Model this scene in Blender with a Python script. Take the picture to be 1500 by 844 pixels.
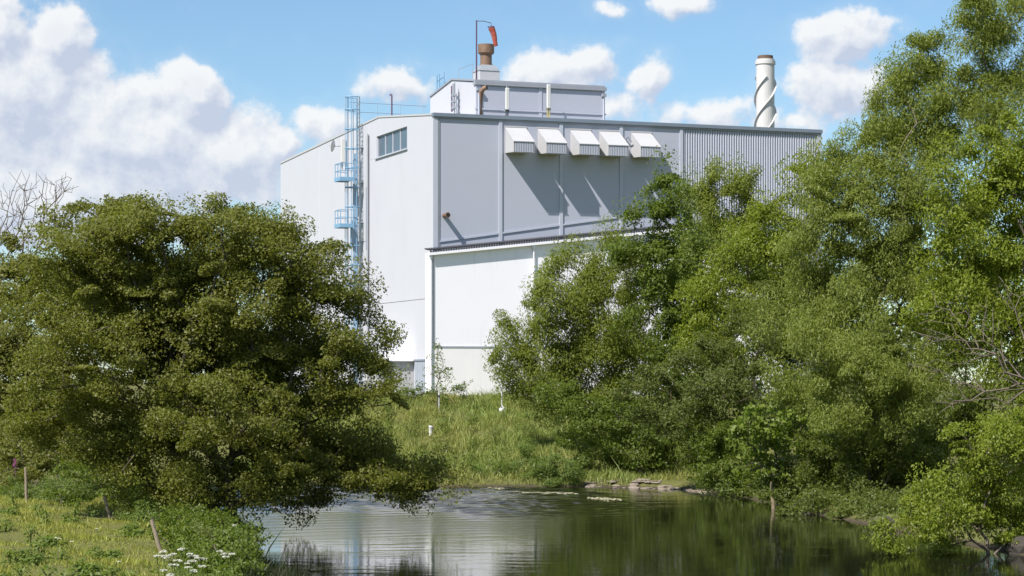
import bpy, bmesh, math, random
import numpy as np
from mathutils import Vector, Matrix
for o in list(bpy.data.objects): bpy.data.objects.remove(o)
S = bpy.context.scene
C = S.collection
# ------------------------------------------------------------------ camera
FPX, HOR, CAMH = 3300.0, 560.0, 4.8          # focal length in photo pixels, horizon row, eye height over the water
cam = bpy.data.cameras.new('camera'); co = bpy.data.objects.new('camera', cam); C.objects.link(co)
co.location = (0, 0, CAMH); co.rotation_euler = (math.radians(90), 0, 0)
cam.sensor_width = 36; cam.lens = 36 * FPX / 1500; cam.shift_y = (HOR - 422) / 1500
cam.clip_start = 0.5; cam.clip_end = 20000
S.camera = co
# ------------------------------------------------------------------ light
SUN_STRENGTH, SKY_STRENGTH, EXPOSURE = 4.6, 0.075, 0.75
travel = Vector((2.31, 2.65, -3.95)).normalized()
sun = bpy.data.lights.new('sun', 'SUN'); sun.energy = SUN_STRENGTH; sun.angle = math.radians(0.5); sun.color = (1, .955, .89)
so = bpy.data.objects.new('sun', sun); C.objects.link(so); so.location = (-60, -60, 90)
so.rotation_euler = travel.to_track_quat('-Z', 'Y').to_euler()
S.view_settings.view_transform = 'Standard'; S.view_settings.look = 'None'
S.view_settings.gamma = 1; S.view_settings.use_curve_mapping = False; S.view_settings.exposure = EXPOSURE
S.cycles.max_bounces = 5; S.cycles.diffuse_bounces = 4; S.cycles.glossy_bounces = 2; S.cycles.transmission_bounces = 3; S.cycles.transparent_max_bounces = 4
S.render.resolution_x, S.render.resolution_y = 1024, 576

class NG:
    """small helper to write node graphs as expressions"""
    def __init__(s, tree): s.t = tree; s.n = tree.nodes; s.l = tree.links
    def put(s, sock, v):
        if isinstance(v, bpy.types.NodeSocket): s.l.new(v, sock)
        else: sock.default_value = v
    def m(s, op, a, b=0.0, c=0.0, clamp=False):
        n = s.n.new('ShaderNodeMath'); n.operation = op; n.use_clamp = clamp
        s.put(n.inputs[0], a); s.put(n.inputs[1], b)
        if len(n.inputs) > 2: s.put(n.inputs[2], c)
        return n.outputs[0]
    def vm(s, op, a, b=(0, 0, 0), scale=None):
        n = s.n.new('ShaderNodeVectorMath'); n.operation = op; s.put(n.inputs[0], a)
        if scale is not None: s.put(n.inputs['Scale'], scale)
        else: s.put(n.inputs[1], b)
        return n.outputs['Value'] if op in ('LENGTH', 'DOT_PRODUCT') else n.outputs[0]
    def noise(s, vec, scale, detail=4, rough=.5, color=False, dist=0.0):
        n = s.n.new('ShaderNodeTexNoise'); s.put(n.inputs['Vector'], vec)
        n.inputs['Scale'].default_value = scale; n.inputs['Detail'].default_value = detail
        n.inputs['Roughness'].default_value = rough; n.inputs['Distortion'].default_value = dist
        return n.outputs['Color' if color else 'Fac']
    def sep(s, v):
        n = s.n.new('ShaderNodeSeparateXYZ'); s.put(n.inputs[0], v); return n.outputs
    def comb(s, x, y, z):
        n = s.n.new('ShaderNodeCombineXYZ')
        for i, v in enumerate((x, y, z)): s.put(n.inputs[i], v)
        return n.outputs[0]
    def mix(s, f, a, b, blend='MIX'):
        n = s.n.new('ShaderNodeMix'); n.data_type = 'RGBA'; n.blend_type = blend
        s.put(n.inputs[0], f); s.put(n.inputs[6], a); s.put(n.inputs[7], b)
        return n.outputs[2]
    def ss(s, v, a, b, to0=0.0, to1=1.0):
        n = s.n.new('ShaderNodeMapRange'); n.interpolation_type = 'SMOOTHSTEP'
        s.put(n.inputs[0], v); s.put(n.inputs[1], a); s.put(n.inputs[2], b); s.put(n.inputs[3], to0); s.put(n.inputs[4], to1)
        return n.outputs[0]
    def lin(s, v, a, b, to0=0.0, to1=1.0):
        n = s.n.new('ShaderNodeMapRange'); s.put(n.inputs[0], v); s.put(n.inputs[1], a); s.put(n.inputs[2], b); s.put(n.inputs[3], to0); s.put(n.inputs[4], to1)
        return n.outputs[0]

# clouds: heaps of cumulus as a density field over directions (units: 1 = 1.736 degrees)
HEAPS = [(30, 150, 170, 140, 1), (95, 72, 66, 44, 1), (5, 60, 60, 62, 1), (190, 225, 210, 120, 1), (285, 145, 66, 56, 1.1), (335, 235, 120, 85, .9), (110, 300, 260, 90, .9), (412, 222, 46, 34, .9),
         (480, 185, 54, 42, .62), (590, 128, 84, 32, .5), (800, 108, 62, 38, .58), (862, 104, 62, 40, .58), (953, 127, 44, 42, .7), (1030, 172, 90, 30, .45), (890, 160, 70, 26, .4), (890, 14, 34, 18, .4), (995, 10, 44, 24, .45),
         (1235, 62, 88, 48, .8), (1225, 134, 106, 46, .72), (1150, 185, 70, 24, .4)]
def cloud_group():
    g = bpy.data.node_groups.new('cloud_field', 'ShaderNodeTree')
    g.interface.new_socket('Dir', in_out='INPUT', socket_type='NodeSocketVector')
    g.interface.new_socket('Shift', in_out='INPUT', socket_type='NodeSocketVector')
    g.interface.new_socket('Field', in_out='OUTPUT', socket_type='NodeSocketFloat')
    k = NG(g); gi = g.nodes.new('NodeGroupInput'); go = g.nodes.new('NodeGroupOutput')
    x, y, z = k.sep(gi.outputs[0])
    sx, sy, sz = k.sep(gi.outputs[1])
    az = k.m('ADD', k.m('MULTIPLY', k.m('ARCTAN2', x, y), FPX / 100), sx)
    el = k.m('ADD', k.m('MULTIPLY', k.m('ARCSINE', z), FPX / 100), sy)
    p3 = k.vm('ADD', k.vm('SCALE', gi.outputs[0], scale=FPX / 100), k.comb(sx, 0.0, sy))
    w = k.vm('SUBTRACT', k.noise(p3, 1.5, 3, .55, True), (.5, .5, .5))
    wx, wy, wz = k.sep(w)
    az = k.m('MULTIPLY_ADD', wx, .75, az); el = k.m('MULTIPLY_ADD', wy, .6, el)
    f = None
    for (cx, cy, rx, ry, wt) in HEAPS:
        dx = k.m('MULTIPLY', k.m('SUBTRACT', az, (cx - 750) / 100), 100 / rx)
        dy = k.m('MULTIPLY', k.m('SUBTRACT', el, (HOR - cy) / 100), 100 / ry)
        r = k.m('SUBTRACT', 1.0, k.m('SQRT', k.m('MULTIPLY_ADD', dx, dx, k.m('MULTIPLY', dy, dy))))
        if wt != 1: r = k.m('MULTIPLY', r, wt)
        f = r if f is None else k.m('SMOOTH_MAX', f, r, .25)
    far = k.m('SUBTRACT', k.noise(p3, .22, 2, .5), .50)                 # clouds over the unseen rest of the sky, cover raised to add fill light
    far = k.m('MINIMUM', k.m('MULTIPLY', far, 3.0), k.m('MULTIPLY_ADD', el, .25, -1.6))
    f = k.m('MAXIMUM', f, far)
    f = k.m('MAXIMUM', f, -.8)
    n = k.noise(p3, 1.7, 8, .60)
    f = k.m('ADD', f, k.m('MULTIPLY', k.m('SUBTRACT', n, .5), 1.05))
    k.l.new(f, go.inputs[0])
    return g
def build_world():
    w = bpy.data.worlds.new('World'); S.world = w; w.use_nodes = True
    k = NG(w.node_tree); k.n.clear()
    out = k.n.new('ShaderNodeOutputWorld'); bg = k.n.new('ShaderNodeBackground'); bg.inputs[1].default_value = SKY_STRENGTH
    k.l.new(bg.outputs[0], out.inputs[0])
    sky = k.n.new('ShaderNodeTexSky'); sky.sky_type = 'NISHITA'; sky.sun_disc = False
    sky.sun_elevation = math.asin(-travel.z); sky.sun_rotation = math.atan2(-travel.x, -travel.y)
    sky.altitude = 300; sky.air_density = 1.0; sky.dust_density = .25; sky.ozone_density = 1.6
    d = k.n.new('ShaderNodeTexCoord').outputs['Generated']
    g = cloud_group()
    def F(shift):
        n = k.n.new('ShaderNodeGroup'); n.node_tree = g; k.l.new(d, n.inputs[0]); n.inputs[1].default_value = shift; return n.outputs[0]
    a = F((0, 0, 0)); b = F((-.12, .20, 0))
    alpha = k.ss(a, -.03, .30)
    soft = k.ss(a, -.4, .3, 0.0, .14)
    alpha = k.m('MAXIMUM', alpha, soft)
    lit = k.lin(k.m('SUBTRACT', a, b), -.25, .25)
    thick = k.ss(a, .3, 1.1)
    lit = k.m('SUBTRACT', lit, k.m('MULTIPLY', thick, .22))
    ccol = k.mix(k.m('ADD', lit, 0, clamp=True), (4.6, 5.05, 6.15, 1), (7.6, 7.65, 7.7, 1))
    blue = k.mix(1.0, sky.outputs[0], (.80, .96, 1.06, 1), 'MULTIPLY')
    k.l.new(k.mix(k.m('MULTIPLY', alpha, .93), blue, ccol), bg.inputs[0])
build_world()

# ------------------------------------------------------------------ helpers
def P(px, py, d): return Vector(((px - 750) * d / FPX, d, CAMH + (HOR - py) * d / FPX))
def tag(o, label, cat, group=None):
    o['label'] = label; o['category'] = cat
    if group: o['group'] = group
    return o
def thing(name, label, cat, loc, rz=0.0, group=None):
    o = bpy.data.objects.new(name, None); C.objects.link(o); o.location = loc; o.rotation_euler = (0, 0, rz); o.empty_display_size = .3
    return tag(o, label, cat, group)
def link(name, me, mat, parent=None, loc=None):
    o = bpy.data.objects.new(name, me); C.objects.link(o)
    if mat is not None and not me.materials: me.materials.append(mat)
    if parent: o.parent = parent
    if loc is not None: o.location = loc
    return o
class MB:
    def __init__(s): s.v = []; s.f = []
    def add(s, vs, fs):
        b = len(s.v); s.v += [tuple(v) for v in vs]; s.f += [tuple(i + b for i in f) for f in fs]; return s
    def box(s, x0, x1, y0, y1, z0, z1):
        return s.add([(x0,y0,z0),(x1,y0,z0),(x1,y1,z0),(x0,y1,z0),(x0,y0,z1),(x1,y0,z1),(x1,y1,z1),(x0,y1,z1)],
              [(3,2,1,0),(4,5,6,7),(0,1,5,4),(1,2,6,5),(2,3,7,6),(3,0,4,7)])
    def prism(s, pts, off):
        """closed prism: polygon pts (3D, one plane) pushed by the vector off"""
        n = len(pts); off = Vector(off); q = [Vector(p) + off for p in pts]
        return s.add([tuple(p) for p in pts] + [tuple(p) for p in q],
              [tuple(range(n - 1, -1, -1)), tuple(range(n, 2 * n))] + [(i, (i+1) % n, n + (i+1) % n, n + i) for i in range(n)])
    def tube(s, pts, r, n=8, caps=True):
        pts = [Vector(p) for p in pts]; rs = r if isinstance(r, (list, tuple)) else [r] * len(pts)
        b = len(s.v)
        for i, p in enumerate(pts):
            t = (pts[min(i+1, len(pts)-1)] - pts[max(i-1, 0)]).normalized()
            a = t.cross(Vector((0, 0, 1)));
            if a.length < 1e-3: a = Vector((1, 0, 0))
            a.normalize(); c = t.cross(a)
            for j in range(n):
                an = 2 * math.pi * j / n; s.v.append(tuple(p + (a * math.cos(an) + c * math.sin(an)) * rs[i]))
        for i in range(len(pts) - 1):
            for j in range(n):
                j2 = (j + 1) % n; s.f.append((b+i*n+j, b+i*n+j2, b+(i+1)*n+j2, b+(i+1)*n+j))
        if caps:
            s.f.append(tuple(b + j for j in range(n))[::-1]); s.f.append(tuple(b + (len(pts)-1)*n + j for j in range(n)))
        return s
    def build(s, name, mat, parent=None, loc=None, smooth=False, bevel=0):
        me = bpy.data.meshes.new(name); me.from_pydata(s.v, [], s.f); me.update()
        bm = bmesh.new(); bm.from_mesh(me); bmesh.ops.recalc_face_normals(bm, faces=bm.faces); bm.to_mesh(me); bm.free()
        if smooth: me.shade_smooth()
        o = link(name, me, mat, parent, loc)
        if bevel:
            mod = o.modifiers.new('bevel', 'BEVEL'); mod.width = bevel; mod.segments = 1; mod.limit_method = 'ANGLE'
        return o
def quads_mesh(name, V, tint=None, clump=None):
    """V: (n,k,3) array of faces with k corners"""
    n, kc = V.shape[:2]; me = bpy.data.meshes.new(name)
    me.vertices.add(n * kc); me.vertices.foreach_set('co', np.ascontiguousarray(V, dtype=np.float32).ravel())
    me.loops.add(n * kc); me.loops.foreach_set('vertex_index', np.arange(n * kc, dtype=np.int32))
    me.polygons.add(n); me.polygons.foreach_set('loop_start', np.arange(0, n * kc, kc, dtype=np.int32))
    me.update(calc_edges=True)
    for nm, arr in (('tint', tint), ('clump', clump)):
        if arr is not None:
            at = me.attributes.new(nm, 'FLOAT', 'FACE'); at.data.foreach_set('value', np.asarray(arr, dtype=np.float32))
    return me

# ------------------------------------------------------------------ materials
def material(name):
    m = bpy.data.materials.new(name); m.use_nodes = True
    k = NG(m.node_tree); b = k.n['Principled BSDF']; return m, k, b
def paint(name, col, rough=.5, spec=.4, metal=0.0, var=.06, vscale=1.2, streak=0.0, streak_col=(.3, .27, .22), bump=0.0, bscale=30.0, lines=0.0, bstr=.35):
    """painted or weathered surface: tone variation, rain streaks that run down, optional horizontal profile lines"""
    m, k, b = material(name)
    p = k.n.new('ShaderNodeTexCoord').outputs['Object']
    n = k.noise(p, vscale, 5, .6)
    c = k.mix(n, tuple(x * (1 - var) for x in col) + (1,), tuple(min(1, x * (1 + var)) for x in col) + (1,))
    if streak:
        sv = k.vm('MULTIPLY', p, (1.9, 1.9, .09)); s1 = k.ss(k.noise(sv, 1.6, 4, .6), .52, .8)
        s2 = k.ss(k.noise(p, .25, 2, .5), .4, .65)
        c = k.mix(k.m('MULTIPLY', k.m('MULTIPLY', s1, s2), streak), c, tuple(streak_col) + (1,))
    hgt = None
    if lines:
        z = k.sep(p)[2]; fr = k.m('FRACT', k.m('DIVIDE', z, lines))
        ln = k.ss(k.m('ABSOLUTE', k.m('SUBTRACT', fr, .5)), .0, .06)
        hgt = k.m('MULTIPLY', ln, 1.0)
    b.inputs['Roughness'].default_value = rough; b.inputs['Metallic'].default_value = metal
    b.inputs['Specular IOR Level'].default_value = spec
    k.l.new(c, b.inputs['Base Color'])
    k.l.new(k.lin(n, .3, .7, rough - .06, rough + .08), b.inputs['Roughness'])
    if bump or lines:
        bn = k.n.new('ShaderNodeBump'); bn.inputs['Strength'].default_value = bstr; bn.inputs['Distance'].default_value = .02
        h = k.noise(p, bscale, 3, .5) if bump else hgt
        if bump and lines: h = k.m('MULTIPLY_ADD', h, bump, hgt)
        k.put(bn.inputs['Height'], h); k.l.new(bn.outputs[0], b.inputs['Normal'])
    return m
M = {}
M['white'] = paint('white_cladding', (.49, .49, .53), .42, streak=.32, var=.025, vscale=.4)
M['whiter'] = paint('white_annexe', (.84, .825, .87), .45, streak=.2, var=.025, vscale=.4)
M['plinth'] = paint('cream_render', (.80, .775, .78), .7, streak=.2, var=.05, vscale=.8, bump=.5)
M['grey'] = paint('grey_cladding', (.395, .412, .485), .42, streak=.35, var=.03, vscale=.4, lines=.9, bstr=.05, streak_col=(.36, .37, .4))
M['light_grey'] = paint('light_grey_trim', (.42, .44, .51), .45, var=.05)
M['mid_grey'] = paint('mid_grey_trim', (.27, .285, .325), .5, var=.08)
M['dark_flash'] = paint('slate_flashing', (.165, .20, .25), .45, var=.12)
M['hood'] = paint('hood_white', (.43, .428, .44), .45, var=.03, streak=.2)
M['louvre'] = paint('louvre_grey', (.42, .45, .52), .45)
M['corr'] = paint('corrugated_silver', (.43, .447, .52), .38, var=.05, streak=.15)
M['roof'] = paint('roof_grey', (.30, .31, .33), .6, var=.15)
M['roof_edge'] = paint('brown_roof_sheet', (.04, .042, .05), .7, var=.4, vscale=2)
M['blue'] = paint('blue_steel', (.17, .32, .47), .45, var=.1)
M['paleblue'] = paint('pale_blue_steel', (.27, .375, .49), .45, var=.1)
M['steel'] = paint('galvanised_steel', (.40, .43, .46), .4, metal=.5, var=.12, vscale=4)
M['copper'] = paint('rusty_copper', (.20, .125, .085), .55, var=.35, vscale=2.2, metal=.2, streak=.5, streak_col=(.12, .08, .055))
M['mast'] = paint('dark_mast', (.10, .05, .09), .5)
M['sock'] = paint('red_cloth', (.34, .075, .05), .8, var=.2, vscale=3)
M['black'] = paint('black_opening', (.012, .012, .014), .6)
M['stack'] = paint('white_stack', (.50, .49, .48), .5, var=.04, streak=.25)
M['wood'] = paint('weathered_wood', (.23, .185, .13), .85, var=.35, vscale=6, bump=.8)
M['palewood'] = paint('pale_bare_wood', (.22, .17, .11), .85, var=.3, vscale=6, bump=.8)
M['bark'] = paint('dark_bark', (.075, .06, .046), .9, var=.45, vscale=5, bump=.9)
M['greybark'] = paint('grey_bark', (.125, .10, .078), .9, var=.35, vscale=4, bump=.9)
M['redbark'] = paint('brown_bark', (.13, .085, .06), .9, var=.4, vscale=4, bump=.9)
M['plastic'] = paint('white_plastic', (.55, .545, .53), .4, var=.05)
M['yellow'] = paint('yellow_stain', (.50, .42, .12), .5)
M['shore'] = paint('pale_shore_rock', (.20, .165, .13), .9, var=.5, vscale=3, bump=1.0)
M['rock'] = paint('shore_rock', (.05, .043, .036), .9, var=.5, vscale=3, bump=1.0)
M['doorblue'] = paint('grey_door', (.34, .37, .43), .45, var=.05)
def glass(name, col, rough=.06):
    m, k, b = material(name); p = k.n.new('ShaderNodeTexCoord').outputs['Object']
    k.l.new(k.mix(k.noise(p, .7, 2), tuple(c * .7 for c in col) + (1,), tuple(col) + (1,)), b.inputs['Base Color'])
    b.inputs['Roughness'].default_value = rough; b.inputs['IOR'].default_value = 1.5; return m
M['glass'] = glass('window_glass', (.10, .13, .16)); M['dark_glass'] = glass('door_glass', (.03, .035, .035), .1)
def leaf_mat(name, c0, c1, c2, trans=.3):
    """leaf colours spread from leaf to leaf and from spray to spray"""
    m, k, b = material(name)
    t = k.n.new('ShaderNodeAttribute'); t.attribute_name = 'tint'; cl = k.n.new('ShaderNodeAttribute'); cl.attribute_name = 'clump'
    a = k.mix(k.lin(t.outputs['Fac'], .0, 1.0, .15, .8), tuple(c0) + (1,), tuple(c1) + (1,))
    a = k.mix(k.m('MULTIPLY', cl.outputs['Fac'], .75), a, tuple(c2) + (1,))
    k.l.new(a, b.inputs['Base Color']); b.inputs['Roughness'].default_value = .48; b.inputs['Specular IOR Level'].default_value = .28
    tr = k.n.new('ShaderNodeBsdfTranslucent'); k.l.new(k.mix(1.0, a, (1.35, 1.45, .55, 1), 'MULTIPLY'), tr.inputs[0])
    mx = k.n.new('ShaderNodeMixShader'); mx.inputs[0].default_value = trans
    k.l.new(b.outputs[0], mx.inputs[1]); k.l.new(tr.outputs[0], mx.inputs[2]); k.l.new(mx.outputs[0], k.n['Material Output'].inputs[0])
    return m
L = {
 'alder': leaf_mat('alder_leaf', (0.104, 0.127, 0.023), (0.217, 0.214, 0.042), (0.149, 0.159, 0.030), .46),
 'hedge': leaf_mat('hedge_leaf', (0.113, 0.133, 0.029), (0.228, 0.221, 0.058), (0.157, 0.164, 0.039), .46),
 'willow': leaf_mat('willow_leaf', (0.125, 0.165, 0.026), (0.263, 0.281, 0.057), (0.177, 0.206, 0.035), .46),
 'osier': leaf_mat('osier_leaf', (0.142, 0.186, 0.039), (0.290, 0.316, 0.080), (0.189, 0.217, 0.047), .46),
 'ash': leaf_mat('ash_leaf', (0.122, 0.175, 0.021), (0.257, 0.289, 0.039), (0.188, 0.221, 0.026), .46),
 'dark': leaf_mat('dark_and_shade_leaf', (0.077, 0.109, 0.021), (0.164, 0.190, 0.039), (0.109, 0.134, 0.026), .46),  # dark foliage; on the right bank this tone stands in for shade
 'thorn': leaf_mat('thorn_leaf', (0.088, 0.115, 0.028), (0.168, 0.191, 0.051), (0.122, 0.144, 0.037), .46),
 'sycamore': leaf_mat('sycamore_leaf', (0.108, 0.164, 0.025), (0.208, 0.261, 0.046), (0.150, 0.195, 0.030), .46),
 'bush': leaf_mat('bush_leaf', (0.078, 0.119, 0.020), (0.173, 0.216, 0.036), (0.121, 0.162, 0.025), .46),
 'weed': leaf_mat('weed_leaf', (0.099, 0.149, 0.033), (0.198, 0.248, 0.059), (0.136, 0.184, 0.043), .46),
 'grass': leaf_mat('field_grass_blade', (0.181, 0.213, 0.034), (0.350, 0.334, 0.078), (0.242, 0.259, 0.045), 0.25),
 'bank': leaf_mat('bank_grass_blade', (0.119, 0.192, 0.036), (0.275, 0.315, 0.084), (0.285, 0.260, 0.084), 0.25),
 'sedge': leaf_mat('sedge_blade', (0.020, 0.030, 0.012), (0.050, 0.060, 0.022), (0.030, 0.040, 0.015), 0.15),
 'pink': leaf_mat('pink_petal', (0.224, 0.064, 0.176), (0.320, 0.112, 0.240), (0.240, 0.080, 0.176), 0.2),
 'white': leaf_mat('white_petal', (0.404, 0.410, 0.345), (0.490, 0.490, 0.440), (0.428, 0.428, 0.369), 0.2),
 'crowfoot': leaf_mat('crowfoot_flower', (0.348, 0.327, 0.235), (0.544, 0.516, 0.405), (0.384, 0.363, 0.235), 0.1)}
def ground_mat():
    m, k, b = material('meadow_ground'); p = k.n.new('ShaderNodeTexCoord').outputs['Object']
    n1 = k.noise(p, .35, 5, .6); n2 = k.noise(p, 3.5, 4, .6)
    c = k.mix(n1, (.075, .095, .022, 1), (.165, .165, .05, 1)); c = k.mix(k.m('MULTIPLY', n2, .6), c, (.10, .085, .045, 1))
    z = k.m('ADD', k.sep(p)[2], k.m('MULTIPLY', k.m('SUBTRACT', n2, .5), .3))
    c = k.mix(k.ss(z, .02, .16), (.06, .048, .034, 1), c)              # bare mud at the water's edge
    k.l.new(c, b.inputs['Base Color']); b.inputs['Roughness'].default_value = .95; b.inputs['Specular IOR Level'].default_value = .1
    bn = k.n.new('ShaderNodeBump'); bn.inputs['Strength'].default_value = .8; bn.inputs['Distance'].default_value = .12
    k.put(bn.inputs['Height'], n2); k.l.new(bn.outputs[0], b.inputs['Normal']); return m
def water_mat():
    m, k, b = material('river_water'); p = k.n.new('ShaderNodeTexCoord').outputs['Object']
    b.inputs['Base Color'].default_value = (.008, .009, .005, 1); b.inputs['Roughness'].default_value = .02; b.inputs['IOR'].default_value = 1.33
    x, y, z = k.sep(p)
    patch = k.ss(k.noise(k.vm('MULTIPLY', p, (.12, .5, 1)), 1.0, 3, .55), .52, .68)
    amp = k.m('ADD', k.m('MULTIPLY', patch, .08), .05)
    fine = k.m('MULTIPLY', k.ss(k.m('ADD', y, k.m('MULTIPLY', k.noise(k.vm('MULTIPLY', p, (.5, 1.5, 1)), .5, 4, .6), 9.0)), 67, 80), k.ss(x, 4.5, 0))
    k.put(b.inputs['Roughness'], k.m('MULTIPLY_ADD', fine, .13, .02))            # cat's-paws too fine to see singly
    h1 = k.noise(k.vm('MULTIPLY', p, (1.0, 2.2, 1)), 1.3, 3, .5); h2 = k.noise(k.vm('MULTIPLY', p, (1.2, 2.4, 1)), 5.0, 2, .5)
    h = k.m('ADD', h1, k.m('MULTIPLY', h2, .22))
    bn = k.n.new('ShaderNodeBump'); bn.inputs['Distance'].default_value = .06; k.put(bn.inputs['Strength'], 1.0)
    k.put(bn.inputs['Height'], k.m('MULTIPLY', h, amp)); k.l.new(bn.outputs[0], b.inputs['Normal']); return m
M['ground'] = ground_mat(); M['water'] = water_mat()

# ------------------------------------------------------------------ terrain and river
LB = np.array([(-2,-150),(-2.6,20),(-4.6,45),(-5.4,52),(-6.4,59),(-7.4,65),(-8.6,73),(-9.6,77.5),(-11.3,82),(-15,89),(-24,96),(-60,104),(-400,126)], float)
RB = np.array([(18,-150),(17,30),(15.5,50),(14.3,62),(12.4,73),(11.1,82),(10.2,90),(9.2,97),(7.3,101.3),(3,103.5),(-3,103),(-12,105),(-60,118),(-400,145)], float)
def poly_dist(pts, line):
    best = np.full(len(pts), 1e9)
    for a, b in zip(line[:-1], line[1:]):
        ab = b - a; t = np.clip(((pts - a) @ ab) / (ab @ ab), 0, 1)
        best = np.minimum(best, np.hypot(*(pts - a - t[:, None] * ab).T))
    return best
RIV = np.vstack([LB, RB[::-1]])
def inside(pts, poly):
    x, y = pts.T; r = np.zeros(len(pts), bool); j = len(poly) - 1
    for i in range(len(poly)):
        xi, yi = poly[i]; xj, yj = poly[j]
        c = ((yi > y) != (yj > y)) & (x < (xj - xi) * (y - yi) / ((yj - yi) if yj != yi else 1e-9) + xi); r ^= c; j = i
    return r
def sstep(v, a, b): t = np.clip((v - a) / (b - a), 0, 1); return t * t * (3 - 2 * t)
def ground_z(x, y):
    pts = np.column_stack([np.atleast_1d(x).astype(float), np.atleast_1d(y).astype(float)])
    dl, dr = poly_dist(pts, LB), poly_dist(pts, RB); ins = inside(pts, RIV)
    wob = .10 * np.sin(pts[:, 0] * .9 + 1.3) * np.sin(pts[:, 1] * .7) + .06 * np.sin(pts[:, 0] * 2.3 + pts[:, 1] * 1.7)
    zl = .42 * sstep(dl, 0, .9) + .55 * sstep(dl, .8, 22) + wob * sstep(dl, .3, 3)
    side = sstep(pts[:, 0], 4, 12)
    zr = .30 * sstep(dr, 0, .8) + 3.4 * sstep(dr, .5, 27) * (1 - side) + side * (3.0 * sstep(dr, .5, 22)) + wob * sstep(dr, .5, 3)
    z = np.where(dl < dr, zl, zr)
    z = np.where(ins, -.9 * sstep(np.minimum(dl, dr), 0, 2.0), z)
    flat = sstep(pts[:, 1] + .02 * np.abs(pts[:, 0]), 126, 133) * (~ins)     # the works stands on levelled ground
    far = (dr < dl)
    return np.where(far, z * (1 - flat) + 3.7 * flat, z)
def gz(x, y): return float(ground_z(x, y)[0])
def axis(lo, hi, step, far):
    a = np.arange(lo, hi + 1e-6, step); g = step; up = [hi]; dn = [lo]
    while up[-1] < far: g *= 1.35; up.append(up[-1] + g); dn.append(dn[-1] - g)
    return np.concatenate([dn[:0:-1], a, up[1:]])
gx, gy = axis(-34, 34, .6, 5000), axis(40, 150, .6, 5000)
XX, YY = np.meshgrid(gx, gy); ZZ = ground_z(XX.ravel(), YY.ravel())
nx, ny = len(gx), len(gy)
me = bpy.data.meshes.new('ground')
idx = np.arange(nx * ny).reshape(ny, nx)
fq = np.stack([idx[:-1, :-1], idx[:-1, 1:], idx[1:, 1:], idx[1:, :-1]], -1).reshape(-1, 4)
me.vertices.add(nx * ny); me.vertices.foreach_set('co', np.column_stack([XX.ravel(), YY.ravel(), ZZ]).astype(np.float32).ravel())
me.loops.add(fq.size); me.loops.foreach_set('vertex_index', fq.astype(np.int32).ravel())
me.polygons.add(len(fq)); me.polygons.foreach_set('loop_start', np.arange(0, fq.size, 4, dtype=np.int32)); me.update(calc_edges=True); me.shade_smooth()
g = link('ground', me, M['ground']); g['kind'] = 'structure'
wx = np.concatenate([[-600, -200, -60, -30], np.arange(-17, 13, .17), [16, 25, 40]]); wy = np.concatenate([[-200, 0, 40], np.arange(54, 105, .125), [110, 160]])
WX, WY = np.meshgrid(wx, wy); wr = np.random.default_rng(3); WZ = np.zeros(WX.shape)
for i in range(34):                                                   # short wind waves, running mostly down the reach
    lam = wr.uniform(.42, 1.5); an = wr.normal(-1.45, .55); kx, ky = math.cos(an) * 2 * math.pi / lam, math.sin(an) * 2 * math.pi / lam
    WZ += lam * .0125 * np.sin(kx * WX + ky * WY + wr.uniform(0, 6.28) + .8 * np.sin(WX * .23 + i) + .7 * np.sin(WY * .19 + 2 * i))
wob = 1.6 * np.sin(WX * .31 + .6) + 1.2 * np.sin(WX * .73 + 1.9) + 1.0 * np.sin(WX * 1.7 + WY * .2)
gust = .55 + .45 * np.sin(WY * .75 + .35 * WX + 1.2 * np.sin(WX * .4)) * np.sin(WX * .33 + WY * .12)
ruf = (.012 * sstep(WY, 54, 60) + .02 * sstep(WY + wob, 66, 78) + .48 * sstep(WY + wob, 78, 90)) * (1 - sstep(WX + .2 * wob, 1.0, 6.5)) * sstep(WX, -17, -15)
WZ *= ruf * (.7 + .3 * gust); WZ *= (WX > -17) & (WX < 13) & (WY > 54) & (WY < 105)
nx, ny = len(wx), len(wy); idx = np.arange(nx * ny).reshape(ny, nx); fq = np.stack([idx[:-1, :-1], idx[:-1, 1:], idx[1:, 1:], idx[1:, :-1]], -1).reshape(-1, 4)
me = bpy.data.meshes.new('river_water'); me.vertices.add(nx * ny); me.vertices.foreach_set('co', np.column_stack([WX.ravel(), WY.ravel(), WZ.ravel()]).astype(np.float32).ravel())
me.loops.add(fq.size); me.loops.foreach_set('vertex_index', fq.astype(np.int32).ravel()); me.polygons.add(len(fq)); me.polygons.foreach_set('loop_start', np.arange(0, fq.size, 4, dtype=np.int32)); me.update(calc_edges=True); me.shade_smooth()
w = link('river_water', me, M['water']); w['kind'] = 'structure'

# ------------------------------------------------------------------ the works (local x along the grey wall, y along the gable, z up)
ANG = math.atan2(.352, .936); C0 = Vector((-5.33, 153.0, 3.7)); OFF = CAMH - C0.z
cu, su = math.cos(ANG), math.sin(ANG)
def works(px, t=0.0):
    """x along the grey wall where a sight line meets the plane y=t"""
    k = (px - 750) / FPX; bx, by = C0.x - su * t, C0.y + cu * t
    return (k * by - bx) / (cu - k * su)
def gable(px, s=0.0):
    k = (px - 750) / FPX; bx, by = C0.x + cu * s, C0.y + su * s
    return (k * by - bx) / (-su - k * cu)
def zat(py, s, t): return OFF + (HOR - py) * (C0.y + su * s + cu * t) / FPX
def works_thing(name, label, cat, s, t, z, group=None):
    return thing(name, label, cat, (C0.x + cu*s - su*t, C0.y + su*s + cu*t, C0.z + z), ANG, group)
B = works_thing('factory_building', 'tall white and grey clad factory hall with five vent hoods behind the trees', 'factory', 0, 0, 0)
EAVE, RIDGE, BACK = 19.3, 20.5, 19.7; TR, TB, SL = 12.5, 40.6, 29.6
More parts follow.
